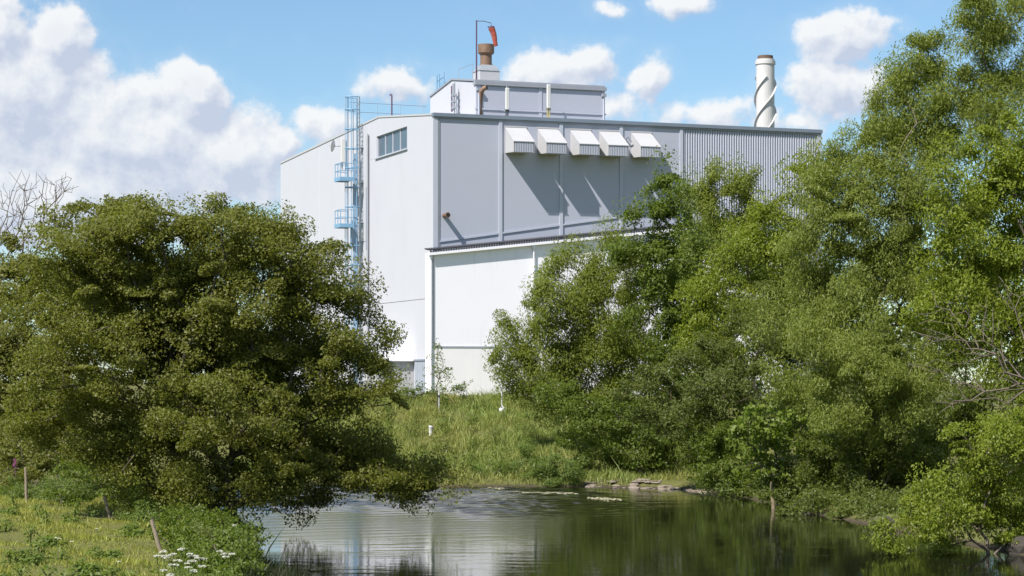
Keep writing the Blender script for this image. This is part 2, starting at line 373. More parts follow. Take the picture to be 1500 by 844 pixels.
def roofz(t): return EAVE + (RIDGE - EAVE) * t / TR if t < TR else RIDGE + (BACK - RIDGE) * (t - TR) / (TB - TR)
WT0, WT1, WZ0, WZ1 = 5.9, 13.1, 17.6, 19.05
# core behind the cladding, set back so that the joints between panels read as recesses
core = MB()
core.prism([(.35, .35, -.6), (.35, TB-.35, -.6), (.35, TB-.35, 17.2), (.35, .35, 17.2)], (SL - .7, 0, 0))
core.build('inner_wall', M['mid_grey'], B)
def gpanel(pts): MB().prism([(0, t, z) for t, z in pts], (.3, 0, 0)).build('wall_panel', M['white'], B, bevel=.012)
SEAM = zat(440, 0, 5); J = .03; TC = gable(540)
gpanel([(0, -.6), (TC - J, -.6), (TC - J, SEAM - J), (0, SEAM - J)])
gpanel([(0, SEAM), (WT0 - .05, SEAM), (WT0 - .05, roofz(WT0)), (0, EAVE)])
gpanel([(WT0 - .05, SEAM), (TC - J, SEAM), (TC - J, WZ0 - .05), (WT0 - .05, WZ0 - .05)])
gpanel([(WT0 - .05, WZ1 + .05), (WT1 + .05, WZ1 + .05), (WT1 + .05, roofz(WT1)), (TR, RIDGE), (WT0 - .05, roofz(WT0))])
gpanel([(WT1 + .05, WZ0 - .05), (TC - J, WZ0 - .05), (TC - J, roofz(TC)), (WT1 + .05, roofz(WT1))])
T2 = 28.5; SEAM2 = 11.6
for a, b_ in ((TC, T2 - J), (T2, TB)):
    gpanel([(a, -.6), (b_, -.6), (b_, SEAM2 - J), (a, SEAM2 - J)]); gpanel([(a, SEAM2), (b_, SEAM2), (b_, roofz(b_)), (a, roofz(a))])
# ribbon window
win = MB().box(.08, .25, WT0 - .045, WT0 + .07, WZ0, WZ1).box(.08, .25, WT1 - .07, WT1 + .045, WZ0, WZ1).box(.08, .25, WT0 - .045, WT1 + .045, WZ0 - .045, WZ0).box(.08, .25, WT0 - .045, WT1 + .045, WZ1, WZ1 + .045).build('window', M['light_grey'], B)
ww = (WT1 - WT0 - .14) / 4
for i in range(4):
    a = WT0 + .07 + i * ww
    MB().box(.16, .18, a + .04, a + ww - .04, WZ0 + .003, WZ1 - .003).build('pane', M['glass'], win)
    if i: MB().box(.10, .22, a - .05, a + .05, WZ0 + .002, WZ1 - .002).build('mullion', M['light_grey'], win)
MB().box(.19, .20, WT0 + 2.2, WT0 + 6.1, 18.35, 18.42).build('inside_rail', M['yellow'], win)
MB().box(-.12, .05, WT0 - .2, WT1 + .2, WZ0 - .14, WZ0 - .05).build('sill', M['light_grey'], win)
# trims of the gable
MB().box(-.06, -.002, TC - .12, TC + .55, 4, 19.4).build('cover_strip', M['hood'], B)
MB().box(-.10, -.065, TC + .02, TC + .42, 11.0, 15.6).build('louvre_strip', M['mid_grey'], B)
MB().tube([(-.13, TC - .2, .2), (-.13, TC - .2, 19.5)], .055).build('downpipe', M['mid_grey'], B)
MB().prism([(-.05, TB + .02, 19.6), (-.05, TR, RIDGE - .06), (-.05, .02, EAVE - .06), (-.05, .02, EAVE + .06), (-.05, TR, RIDGE + .06), (-.05, TB + .02, BACK + .06)], (.4, 0, 0)).build('verge_trim', M['hood'], B)
# roof and back walls
MB().prism([(.32, .3, EAVE - .05), (.32, TR, RIDGE - .05), (.32, TB - .3, BACK - .05), (.32, TB - .3, BACK - .3), (.32, TR, RIDGE - .3), (.32, .3, EAVE - .3)], (SL - .6, 0, 0)).build('roof', M['roof'], B)
MB().box(.3, SL, TB - .3, TB, -.6, BACK - .02).build('back_wall', M['white'], B)
MB().prism([(SL - .3, .31, -.6), (SL - .3, TB - .31, -.6), (SL - .3, TB - .31, BACK - .06), (SL - .3, TR, RIDGE - .06), (SL - .3, .31, EAVE - .06)], (.3, 0, 0)).build('end_wall', M['light_grey'], B)
# grey side wall: bays between pilasters, then a ribbed bay
pil = [works(733), works(822), works(910), works(998)]
edges = [.32] + pil
def trimz(s): return 10.55 + .150 * s
for a, b_ in zip(edges[:-1], edges[1:]):
    MB().prism([(a + .02, .02, -.6), (b_ - .02, .02, -.6), (b_ - .02, .02, EAVE - .15), (a + .02, .02, EAVE - .15)], (0, .28, 0)).build('cladding_panel', M['grey'], B)
for s in pil:
    MB().box(s - .13, s + .13, -.06, .015, 9.0, EAVE - .26).build('pilaster', M['light_grey'], B, bevel=.01)
MB().box(-.04, .30, -.06, .015, 8.5, EAVE - .2).build('corner_trim', M['light_grey'], B)
MB().box(.302, .42, -.035, .016, 8.5, EAVE - .26).build('corner_trim', M['mid_grey'], B)
for a, b_ in zip([.45] + [s + .135 for s in pil[:-1]], [s - .135 for s in pil]):
    MB().prism([(a, -.05, trimz(a)), (b_, -.05, trimz(b_)), (b_, -.05, trimz(b_) + .11), (a, -.05, trimz(a) + .11)], (0, .06, 0)).build('lower_trim', M['light_grey'], B)
prof = []; pitch = .193; s = pil[-1] + .16; up = True
while s < SL - .3:
    prof += [(s, .10), (s + pitch * .22, -.0), (s + pitch * .55, -.0), (s + pitch * .77, .10)]; s += pitch
vs = []; fs = []
for i, (a, d) in enumerate(prof): vs += [(a, d, -.6), (a, d, EAVE - .16)]
for i in range(len(prof) - 1): fs.append((2*i, 2*i+2, 2*i+3, 2*i+1))
MB().add(vs, fs).build('corrugated_panel', M['corr'], B)
MB().box(SL - .3, SL + .04, -.05, .308, -.6, EAVE - .17).build('corner_trim', M['light_grey'], B)
MB().box(-.06, SL + .1, -.16, .29, EAVE - .14, EAVE + .10).build('roof_flashing', M['dark_flash'], B)
MB().box(-.05, SL + .06, -.07, .018, EAVE - .26, EAVE - .142).build('roof_flashing', M['mid_grey'], B)
# five vent hoods
PR = 1.67
for px in (740, 787.5, 835.4, 877.6, 924.5):
    s0 = works(px); s1 = s0 + 1.50; zt = 18.6; zb = 16.85; zo0, zo1 = 16.78, 17.5
    h = MB()
    side = [(0, zb), (-PR, zo0), (-PR, zo1), (0, zt)]
    for a, b_ in ((s0, s0 + .03), (s1 - .03, s1)):
        h.prism([(a, y - .002, z) for y, z in side], (b_ - a, 0, 0))
    h.prism([(s0 - .03, -.004, zt + .003), (s0 - .03, -PR - .06, zo1 - .012), (s0 - .03, -PR - .06, zo1 + .02), (s0 - .03, -.004, zt + .035)], (s1 - s0 + .06, 0, 0))
    hood = h.build('vent_hood', M['hood'], B)
    MB().box(s0 - .05, s1 + .05, -.05, -.003, zt + .04, zt + .14).build('hood_flashing', M['hood'], hood)
    lv = MB(); n = 11
    for i in range(n):
        a = s0 + .06 + (s1 - s0 - .12) * (i + .18) / n
        lv.box(a, a + .08, -PR - .02, -PR + .06, zo0 + .03, zo1 - .03)
    lv.build('louvre_blades', M['light_grey'], hood)
    MB().box(s0 + .035, s1 - .035, -PR + .065, -PR + .08, zo0 + .02, zo1 - .02).build('louvre_back', M['dark_flash'], hood)
    fr = MB().box(s0 - .02, s1 + .02, -PR - .05, -PR - .021, zo1 - .05, zo1 - .013).box(s0 - .02, s1 + .02, -PR - .05, -PR - .021, zo0 - .01, zo0 + .03)
    fr.build('louvre_frame', M['mid_grey'], hood)
    MB().box(s0 + .2, s0 + .32, -.22, -.16, 18.36, 18.44).build('lifting_lug', M['steel'], hood)
    MB().prism([(s0 + .04, -.01, zb - .005), (s1 - .04, -.01, zb - .005), (s1 - .04, -PR + .05, zo0 + .003), (s0 + .04, -PR + .05, zo0 + .003)], (0, 0, .02)).build('hood_base', M['hood'], hood)
s = works(651); z = zat(316, s, 0)
pp = MB().tube([(s, .05, z), (s, -.75, z)], .16, 14).build('exhaust_pipe', M['copper'], B, smooth=False)
MB().tube([(s, -.752, z), (s, -.76, z)], .125, 14).build('pipe_mouth', M['black'], pp)
MB().tube([(s, -.66, z), (s, -.74, z)], .185, 14).build('pipe_collar', M['copper'], pp)
s = works(916); MB().tube([(s, -.03, 18.15), (s, -.5, 18.25), (s + .25, -.5, 17.9)], .05).build('security_camera', M['mid_grey'], B)
# penthouse on the roof
PT, PE, PRZ = 3.0, OFF + 20.95, OFF + 21.7
pa, pb = works(697, PT), works(885, PT); ptb = 13.0
ph = MB().prism([(pa, PT, roofz(PT) - .3), (pa, PT, PE), (pa, (PT + ptb) / 2, PRZ), (pa, ptb, PE + .1), (pa, ptb, roofz(ptb) - .3)], (pb - pa, 0, 0)).build('penthouse', M['white'], B)
mid = works(791, PT)
for a, b_ in ((pa + .35, mid - .14), (mid + .14, pb - .22)):
    MB().box(a, b_, PT - .05, PT - .003, roofz(PT) - .2, PE - .28).build('grey_panel', M['grey'], ph)
for a, b_ in ((pa - .02, pa + .34), (mid - .13, mid + .13), (pb - .21, pb + .02)):
    MB().box(a, b_, PT - .09, PT - .002, roofz(PT) - .25, PE - .2).build('panel_trim', M['light_grey'], ph)
MB().box(pa - .1, pb + .12, PT - .2, PT + .3, PE - .19, PE + .06).build('fascia', M['mid_grey'], ph)
MB().box(pa - .1, pb + .1, PT - .12, PT - .092, roofz(PT) + .55, roofz(PT) + .66).build('skirting_rail', M['light_grey'], ph)
MB().prism([(pa - .08, PT, PE + .062), (pa - .08, (PT + ptb) / 2, PRZ + .02), (pa - .08, ptb, PE + .12), (pa - .08, ptb, PE + .24), (pa - .08, (PT + ptb) / 2, PRZ + .14), (pa - .08, PT, PE + .19)], (pb - pa + .16, 0, 0)).build('penthouse_roof', M['mid_grey'], ph)
for s in (pa + .16, pb - .12):
    MB().box(s - .16, s + .16, PT - .36, PT - .095, PE - .62, PE - .42).build('rain_hopper', M['mid_grey'], ph)
    MB().tube([(s, PT - .2, roofz(PT) - .1), (s, PT - .2, PE - .62)], .06).build('downpipe', M['light_grey'], ph)
# bent brown pipe
s = works(705, 1.9); zr = roofz(1.9)
o = works_thing('bent_flue_pipe', 'bent brown flue pipe standing on the roof in front of the penthouse corner', 'pipe', s, 1.9, zr - .2)
MB().tube([(0, 0, 0), (0, 0, 1.9), (.04, -.05, 2.05), (.14, -.14, 2.18), (.3, -.3, 2.26)], .17, 12).build('flue', M['copper'], o, smooth=True)
MB().tube([(.301, -.301, 2.262), (.306, -.306, 2.264)], .14, 12).build('flue_mouth', M['black'], o)
# copper exhaust cowl
d = 162.5; c = P(712, 118, d)
tl = (Vector((c.x, c.y, 0)) - Vector((C0.x, C0.y, 0))); s = tl.x * cu + tl.y * su; t = -tl.x * su + tl.y * cu
ptop = PE + (PRZ - PE) * max(0, 1 - abs(t - (PT + ptb) / 2) / ((ptb - PT) / 2))
o = works_thing('exhaust_cowl', 'rusty copper exhaust cowl on a white plinth on the penthouse', 'exhaust', s, t, ptop)
kz = d / FPX
MB().box(-.76, .76, -.76, .76, -.3, .72).build('plinth', M['hood'], o, bevel=.02)
MB().add([(-.8, -.8, .725), (.8, -.8, .725), (.8, .8, .725), (-.8, .8, .725), (-.5, -.5, 1.18), (.5, -.5, 1.18), (.5, .5, 1.18), (-.5, .5, 1.18)], [(3,2,1,0),(4,5,6,7),(0,1,5,4),(1,2,6,5),(2,3,7,6),(3,0,4,7)]).build('sloped_collar', M['steel'], o)
MB().tube([(0, 0, 1.15), (0, 0, 2.1)], .42, 24).build('duct', M['copper'], o, smooth=False)
MB().tube([(0, 0, 1.16), (0, 0, 1.26)], .47, 24).build('duct_flange', M['copper'], o)
MB().tube([(0, 0, 1.95), (0, 0, 2.08), (0, 0, 2.7), (0, 0, 2.705), (0, 0, 2.5)], [.43, .59, .59, .55, .5], 28).build('cowl_drum', M['copper'], o)
# windsock
o = works_thing('windsock', 'limp faded red windsock on a tall thin dark mast above the penthouse', 'windsock', works(698, 4.4), 4.4, PE + .3)
zt = zat(28, 3, 4.4) - PE - .3
MB().tube([(0, 0, -.25), (0, 0, zt)], [.06, .05], 8).build('mast', M['mast'], o)
MB().tube([(0, 0, zt - .05), (.5, 0, zt - .02), (1.1, .03, zt - .12), (1.13, .03, zt - .4)], .025, 6).build('arm', M['mast'], o)
pts = []; rs = []
for i in range(9):
    f = i / 8; pts.append((1.1 + .42 * f + .05 * math.sin(f * 5), .03 - .04 * f, zt - .42 - 1.32 * f)); rs.append(.235 - .10 * f + .006 * (i % 2))
MB().tube(pts, rs, 12, caps=False).build('sock', M['sock'], o)
MB().tube([pts[0], (pts[0][0], pts[0][1], pts[0][2] + .05)], .245, 14, caps=False).build('hoop', M['mast'], o)
# white stack with helical strakes
d = 186.0; c = P(1121, 188, d); topz = CAMH + (HOR - 82) * d / FPX; R = .76
o = thing('flue_stack', 'white round flue stack with spiral strakes rising behind the ribbed wall', 'chimney', (c.x, c.y, 3.7))
Hs = topz - 3.7
MB().tube([(0, 0, -.3), (0, 0, Hs - .3)], R, 32).build('shaft', M['stack'], o, smooth=False)
MB().tube([(0, 0, Hs - .75), (0, 0, Hs - .72), (0, 0, Hs - .46), (0, 0, Hs - .45)], [R + .02, R + .08, R + .08, R + .01], 32).build('rim_band', M['stack'], o)
MB().tube([(0, 0, Hs - .299), (0, 0, Hs), (0, 0, Hs + .01), (0, 0, Hs - .2)], [R - .12, R - .12, R - .16, R - .2], 28).build('flue_lip', M['redbark'], o)
for j in range(3):
    pts = []
    for i in range(90):
        zz = 6.0 + (Hs - 1.75 - 6.0) * i / 89; an = 2 * math.pi * (j / 3 + (zz - Hs) / 6.7) + 2.2
        pts.append((an, zz))
    vs = []; fs = []
    for an, zz in pts:
        ca, sa = math.cos(an), math.sin(an)
        for r, dz in ((R - .03, -.03), (R + .17, -.03), (R + .17, .03), (R - .03, .03)): vs.append((ca * r, sa * r, zz + dz))
    for i in range(len(pts) - 1):
        for q in range(4): fs.append((4*i+q, 4*i+(q+1) % 4, 4*i+4+(q+1) % 4, 4*i+4+q))
    MB().add(vs, fs).build('strake', M['stack'], o)
# antennas on the roof edge
for px, top, bot, lab in ((743, 129, 161, 'white panel antenna on a short post before the left bay of the penthouse'),
                          (803.5, 124, 159, 'taller white panel antenna with cables before the middle trim of the penthouse')):
    s = works(px, 1.9); z0 = zat(bot, s, 1.9); z1 = zat(top, s, 1.9); zr = roofz(1.9)
    o = works_thing('panel_antenna', lab, 'antenna', s, 1.9, zr - .1)
    MB().box(-.14, .14, -.12, .06, z0 - zr + .1, z1 - zr + .1).build('radome', M['plastic'], o, bevel=.04)
    MB().tube([(.02, .14, -.1), (.02, .14, z1 - zr + .25)], .045).build('pole', M['steel'], o)
    MB().box(-.18, .2, .065, .2, z0 - zr + .0, z0 - zr + .22).build('bracket', M['mid_grey'], o)
    MB().box(-.1, .1, .065, .15, z1 - zr - .2, z1 - zr - .1).build('bracket', M['mid_grey'], o)
    cb = MB()
    for q in range(4): cb.tube([(-.1 + q * .06, 0, z0 - zr + .1), (-.12 + q * .09, .06, z0 - zr - .12), (.02, .12, -.05)], .018, 5)
    cb.build('cables', M['yellow'] if px > 760 else M['black'], o)
t1 = gable(666, pa - .35)
o = works_thing('mobile_antenna', 'grey clustered aerial post against the white end of the penthouse', 'antenna', pa - .35, t1, roofz(t1) - .05)
z0, z1 = zat(166, pa - .35, t1) - roofz(t1), zat(122, pa - .35, t1) - roofz(t1)
MB().tube([(0, 0, -.05), (0, 0, z1 + .1)], .05).build('pole', M['steel'], o)
MB().box(-.2, -.06, -.28, .0, z0 + .4, z1).build('aerial', M['mid_grey'], o, bevel=.02)
MB().box(-.14, -.02, .3, .42, z0 + .2, z1 - .1).build('aerial', M['mast'], o, bevel=.02)
for q in range(3): MB().box(-.22, .08, -.32, .1, z0 + .35 + q * .45, z0 + .5 + q * .45).build('radio_unit', M['steel'], o)
MB().box(-.08, .06, .04, .36, z1 - .5, z1 - .42).build('bracket', M['steel'], o); MB().box(-.08, .06, .04, .36, z0 + .3, z0 + .38).build('bracket', M['steel'], o)
# rails on the roofs
t0 = 18.4; rr = roofz(t0)
o = works_thing('roof_guardrail', 'thin blue grey guardrail running over the roof from the ladder top', 'railing', 0, t0, rr)
zt = OFF + 21.15 - rr
MB().tube([(-.5, 0, zt), (5.6, 0, zt - .05)], .035, 6).build('top_rail', M['paleblue'], o)
MB().tube([(-.5, 0, zt - .72), (3.6, 0, zt - .72)], .035, 6).build('middle_rail', M['paleblue'], o)
for s in (.15, 1.7, 3.5, 5.4): MB().tube([(s, 0, -.1), (s, 0, zt)], .03, 6).build('post', M['paleblue'], o)
o = works_thing('penthouse_railing', 'small bright blue access rail on the sloping penthouse roof', 'railing', pa + .25, 12.2, PE + .2)
for y in (0, .55, 1.6): MB().tube([(0, -y, -.1), (0, -y, 1.5)], .045, 6).build('post', M['blue'], o)
MB().tube([(0, 0, 1.0), (0, -1.6, 1.15)], .04, 6).build('rail', M['blue'], o); MB().box(-.05, .35, -1.7, -.8, .35, .75).build('step', M['blue'], o)
o = works_thing('thin_roof_rail', 'hair thin grey rail beside the copper cowl on the penthouse roof', 'railing', pa + .2, 7.2, PRZ)
for y in (0, -3.0): MB().tube([(0, y, -.4), (0, y, .72)], .02, 5).build('post', M['steel'], o)
MB().tube([(0, 0, .7), (0, -3.0, .7)], .02, 5).build('rail', M['steel'], o)
t1 = gable(574, .4); o = works_thing('vent_pole', 'thin dark vent pole with a hooked tip on the ridge of the gable', 'pipe', .4, t1, roofz(t1))
zt = zat(140, .4, t1) - roofz(t1); MB().tube([(0, 0, -.1), (0, 0, zt), (-.02, .1, zt + .1), (-.04, .3, zt + .06)], .055, 7).build('pole', M['mast'], o)
# ladder tower on the gable
tl = gable(531); zb, zt = .0, OFF + 21.3
o = works_thing('caged_ladder', 'pale blue caged access ladder with two small landings on the white gable', 'ladder', 0, tl, 0)
for y in (-.28, .28): MB().box(-.34, -.28, y - .035, y + .035, 0, zt).build('stringer', M['steel'], o)
rung = None
nr = int((zt - .4) / .33)
for i in range(nr):
    if rung is None: rung = MB().tube([(-.31, -.26, 0), (-.31, .26, 0)], .022, 6).build('rung', M['steel'], o, loc=(0, 0, .4))
    else: link('rung', rung.data, None, o, (0, 0, .4 + .33 * i))
MB().box(-.62, -.36, .05, .42, 0, zt - 4.2).build('cable_tray', M['paleblue'], o)
MB().box(-.80, -.63, .0, .5, 11.2, 13.2).build('ladder_gate', M['paleblue'], o)
hoop = None; zc = 2.6; zs = []
while zc < zt: zs.append(zc); zc += 1.45
zs.append(zt)
OUT = 1.35
for zc in zs:
    if hoop is None:
        pts = [(-.31, -.34, 0), (-.6, -.44, 0), (-1.0, -.42, 0), (-1.28, -.24, 0), (-OUT, 0, 0), (-1.28, .24, 0), (-1.0, .42, 0), (-.6, .44, 0), (-.31, .34, 0)]
        hoop = MB().tube(pts, .04, 6).build('hoop', M['blue'], o, loc=(0, 0, zc))
    else: link('hoop', hoop.data, None, o, (0, 0, zc))
for x, y in ((-.6, -.44), (-1.0, -.42), (-1.28, -.24), (-OUT, 0), (-1.28, .24), (-1.0, .42), (-.6, .44)):
    MB().tube([(x, y, 2.6), (x, y, zt)], .030, 5).build('cage_bar', M['blue' if y < 0 else 'paleblue'], o)
for zc in (4, 7, 10, 13, 16, 18.6): MB().box(-.3, .0, -.3, .3, zc, zc + .06).build('wall_bracket', M['mid_grey'], o)
for zc in (zat(263, -1.2, tl), zat(331, -1.2, tl)):
    pf = MB().box(-1.95, -.85, -.75, .75, zc - .10, zc).build('landing', M['blue'], o)
    MB().box(-1.97, -1.95, -.77, .77, zc - .16, zc + .12).box(-1.95, -.85, -.77, -.752, zc - .16, zc + .12).box(-1.95, -.85, .752, .77, zc - .16, zc + .12).build('toe_board', M['blue'], pf)
    for x, y in ((-1.92, -.72), (-1.92, .72), (-1.4, -.72), (-.9, -.72), (-.9, .72), (-1.92, 0)):
        MB().tube([(x, y, zc), (x, y, zc + 1.15)], .032, 6).build('rail_post', M['blue'], pf)
    for q in (.6, 1.15): MB().tube([(-.9, -.72, zc + q), (-1.92, -.72, zc + q), (-1.92, .72, zc + q), (-.9, .72, zc + q)], .032, 6).build('guard_rail', M['blue'], pf)
# dish and boxes beside the ladder
td = gable(505); zd = zat(214, -.5, td)
o = works_thing('satellite_dish', 'small white satellite dish on a bracket left of the blue ladder', 'dish', 0, td, zd)
vs = [(-1.0, 0, 0)]; fs = []
ax = Vector((-.7, .45, .15)).normalized(); e1 = ax.cross(Vector((0, 0, 1))).normalized(); e2 = ax.cross(e1)
dm = MB(); rings = [(0, 0), (.18, .02), (.34, .07), (.48, .15)]; b0 = Vector((-.75, .2, 0))
for r, dp in rings:
    for j in range(16):
        an = 2 * math.pi * j / 16; dm.v.append(tuple(b0 + ax * dp + (e1 * math.cos(an) + e2 * math.sin(an)) * r))
for i in range(3):
    for j in range(16): dm.f.append((16*i+j, 16*i+(j+1) % 16, 16*i+16+(j+1) % 16, 16*i+16+j))
dm.build('reflector', M['plastic'], o, smooth=True)
MB().tube([(0, -.1, 0), (-.5, .0, 0), tuple(b0)], .04, 6).build('bracket', M['mid_grey'], o)
MB().tube([tuple(b0), tuple(b0 + ax * .45)], .03, 6).build('feed_arm', M['mid_grey'], o)
MB().box(-.45, -.1, -.7, -.35, -1.3, .5).build('junction_box', M['plastic'], o, bevel=.02)
# porch and door in the foot of the gable
o = works_thing('entrance_porch', 'low white porch with sloping canopy and dark glazed openings at the gable foot', 'porch', 0, 0, 0)
a, b_ = gable(606), gable(542, -1.0); z1 = zat(530, 0, 8)
MB().box(-1.3, -.02, a, a + .35, -.5, z1).build('wall', M['hood'], o); MB().box(-1.3, -.02, 8.5, 9.9, -.5, z1).build('wall', M['hood'], o); MB().box(-1.3, -.02, b_ - .3, b_, -.5, z1).build('wall', M['hood'], o)
MB().box(-.9, -.8, a + .352, 8.498, -.5, z1 - .003).build('glazed_door', M['dark_glass'], o); MB().box(-.9, -.8, 9.902, b_ - .302, -.5, z1 - .003).build('glazed_door', M['dark_glass'], o)
MB().prism([(-1.7, a - .3, z1 + .004), (-1.7, b_ + .2, z1 + .004), (-1.7, b_ + .2, z1 + .22), (-1.7, a - .3, z1 + .72)], (1.69, 0, 0)).build('canopy', M['whiter'], o)
MB().box(-1.72, -1.702, a - .3, b_ + .2, z1 + .01, z1 + .09).build('canopy_edge', M['light_grey'], o)
dr = MB(); n = 9
for i in range(n): y = .7 + (a - 1.1) * i / n; dr.box(-.09, -.003, y, y + (a - 1.1) / n * .8, -.5, z1)
dr.box(-.05, -.004, .68, a - .36, -.5, z1 - .01)
dr = dr.build('ribbed_door', M['doorblue'], B); MB().box(-.14, -.003, .6, a - .35, z1 + .002, z1 + .12).build('door_head', M['dark_flash'], dr)
# annexe in front of the grey wall
AT, AS0, AS1 = -1.0, -.6, 26.0
def annz(s): return 9.85 + .112 * (s - AS0)
A = works_thing('factory_annexe', 'lower white annexe with dark corrugated roof edge along the grey factory wall', 'building', 0, 0, 0)
PZ = zat(508, 0, AT); cols = [AS0, works(781, AT), 13.0, 19.5, AS1]
for a, b_ in zip(cols[:-1], cols[1:]):
    MB().prism([(a + .012, AT, PZ + .05), (b_ - .012, AT, PZ + .05), (b_ - .012, AT, annz(b_)), (a + .012, AT, annz(a))], (0, .25, 0)).build('wall_panel', M['whiter'], A, bevel=.01)
MB().prism([(AS0 + .05, AT + .252, -.5), (AS1 - .05, AT + .252, -.5), (AS1 - .05, AT + .252, annz(AS1) - .02), (AS0 + .05, AT + .252, annz(AS0) - .02)], (0, .68, 0)).build('inner_wall', M['hood'], A)
MB().box(AS0 - .01, AS1, AT - .03, AT + .25, -.6, PZ - .04).build('plinth', M['plinth'], A)
MB().box(AS0 - .02, AS1, AT - .07, AT + .02, PZ - .038, PZ + .045).build('plinth_flashing', M['light_grey'], A)
MB().prism([(AS0 - .15, AT - .34, annz(AS0 - .15) - .20), (AS1, AT - .34, annz(AS1) - .20), (AS1, AT - .34, annz(AS1) - .02), (AS0 - .15, AT - .34, annz(AS0 - .15) - .02)], (0, .335, 0)).build('gutter', M['whiter'], A)
prof = []; s = AS0 - .1; n = int((AS1 - AS0) / .182)
vs = []; fs = []
for i in range(n * 8 + 1):
    ss_ = s + .182 * i / 8; zz = annz(ss_) + .17 + .04 * math.cos(i * math.pi / 4)
    vs += [(ss_, AT - .22, zz), (ss_, -.065, zz + .14), (ss_, AT - .22, zz - .03), (ss_, -.065, zz + .11)]
for i in range(n * 8):
    q = 4 * i; fs += [(q, q+4, q+5, q+1), (q+2, q+3, q+7, q+6), (q, q+2, q+6, q+4)]
MB().add(vs, fs).build('corrugated_roof', M['roof_edge'], A)
MB().prism([(AS0 - .1, AT - .215, annz(AS0 - .1) - .01), (AS1, AT - .215, annz(AS1) - .01), (AS1, AT - .215, annz(AS1) + .075), (AS0 - .1, AT - .215, annz(AS0 - .1) + .075)], (0, .04, 0)).build('eave_board', M['light_grey'], A)
tb = MB()
for i in range(n):
    a = AS0 - .1 + .182 * (i + .25); zz = annz(a); tb.box(a, a + .10, AT - .27, AT - .225, zz - .01, zz + .23)
tb = tb.build('sheet_ends', M['roof_edge'], A); tb['kind'] = 'stuff'
for s in (AS0 + .04, works(781, AT)):
    dp = MB().tube([(s, AT - .13, .0), (s, AT - .13, annz(s) - .205)], .055, 8).build('downpipe', M['whiter'], A)
    MB().box(s - .1, s + .1, AT - .22, AT - .02, annz(s) - .42, annz(s) - .23).build('hopper', M['whiter'], dp)
MB().box(AS0, AS0 + .3, AT + .0, AT + .95, -.5, annz(AS0) - .03).build('return_wall', M['whiter'], A)

# ------------------------------------------------------------------ foliage
def unit(v): return v / np.maximum(np.linalg.norm(v, axis=-1, keepdims=True), 1e-9)
def leaf_quads(rng, c, nrm, length, aspect, axis=None, tri=False):
    """kite-shaped leaves; axis: preferred direction of the midrib"""
    n = len(c); r = rng.normal(size=(n, 3))
    if axis is not None: r = r * .55 + axis
    a = unit(r - nrm * np.sum(r * nrm, 1, keepdims=True)); b = np.cross(nrm, a)
    ln = (length * rng.uniform(.65, 1.25, n))[:, None]; wd = ln * aspect
    if tri: return np.stack([c - a * ln * .5, c + a * ln * .45 + b * wd * .5, c + a * ln * .45 - b * wd * .5], 1)
    V = np.empty((n, 4, 3)); V[:, 0] = c - a * ln * .5; V[:, 1] = c + b * wd * .5 - a * ln * .05 + nrm * wd * .12; V[:, 2] = c + a * ln * .5; V[:, 3] = c - b * wd * .5 - a * ln * .05 + nrm * wd * .12
    return V
def skeleton(rng, base, fork, tips, rtip, rtrunk, wander=.09, prefer=.35, step=.8):
    nodes = [np.array(base)]; par = [-1]; plen = [0.0]
    nt = max(3, int(np.linalg.norm(fork - base) / .6))
    for i in range(1, nt + 1):
        f = i / nt; p = base + (fork - base) * f + rng.normal(size=3) * .05 * np.array([1, 1, .2]) * min(3, np.linalg.norm(fork - base)) * math.sin(f * 3.1)
        nodes.append(p); par.append(len(nodes) - 2); plen.append(plen[-1] + np.linalg.norm(p - nodes[-2]))
    first = max(1, nt // 2)
    order = np.argsort(np.linalg.norm(tips - fork, axis=1))
    cap = len(tips) * 14 + 50; arr = np.zeros((cap, 3)); pl = np.full(cap, 1e9)
    arr[:len(nodes)] = nodes; pl[first:len(nodes)] = plen[first:]
    for ti in order:
        t = tips[ti]; n = len(nodes)
        dd = np.linalg.norm(arr[:n] - t, axis=1); j = int(np.argmin(dd + prefer * pl[:n])); dist = dd[j]
        k = max(1, min(12, int(math.ceil(dist / step)))); a = arr[j].copy(); off = rng.normal(size=3) * wander * dist; off[2] += .06 * dist; pr = j
        for i in range(1, k + 1):
            f = i / k; p = a + (t - a) * f + off * math.sin(math.pi * f) * (1 if k > 1 else 0) + (rng.normal(size=3) * .05 if i < k else 0)
            m_ = len(nodes); nodes.append(p); par.append(pr); arr[m_] = p; pl[m_] = pl[pr] + dist / k; pr = m_
    N = len(nodes); acc = np.zeros(N); has = np.zeros(N, bool)
    for i in range(N - 1, 0, -1):
        if not has[i]: acc[i] = rtip ** 2.35
        has[par[i]] = True; acc[par[i]] += acc[i]
    r = acc ** (1 / 2.35); r *= min(1.0, rtrunk / max(r[0], 1e-6)) if r[0] > rtrunk else 1.0
    r = np.maximum(r, rtip * .7); r[0] *= 1.35
    return arr[:N], np.array(par), r
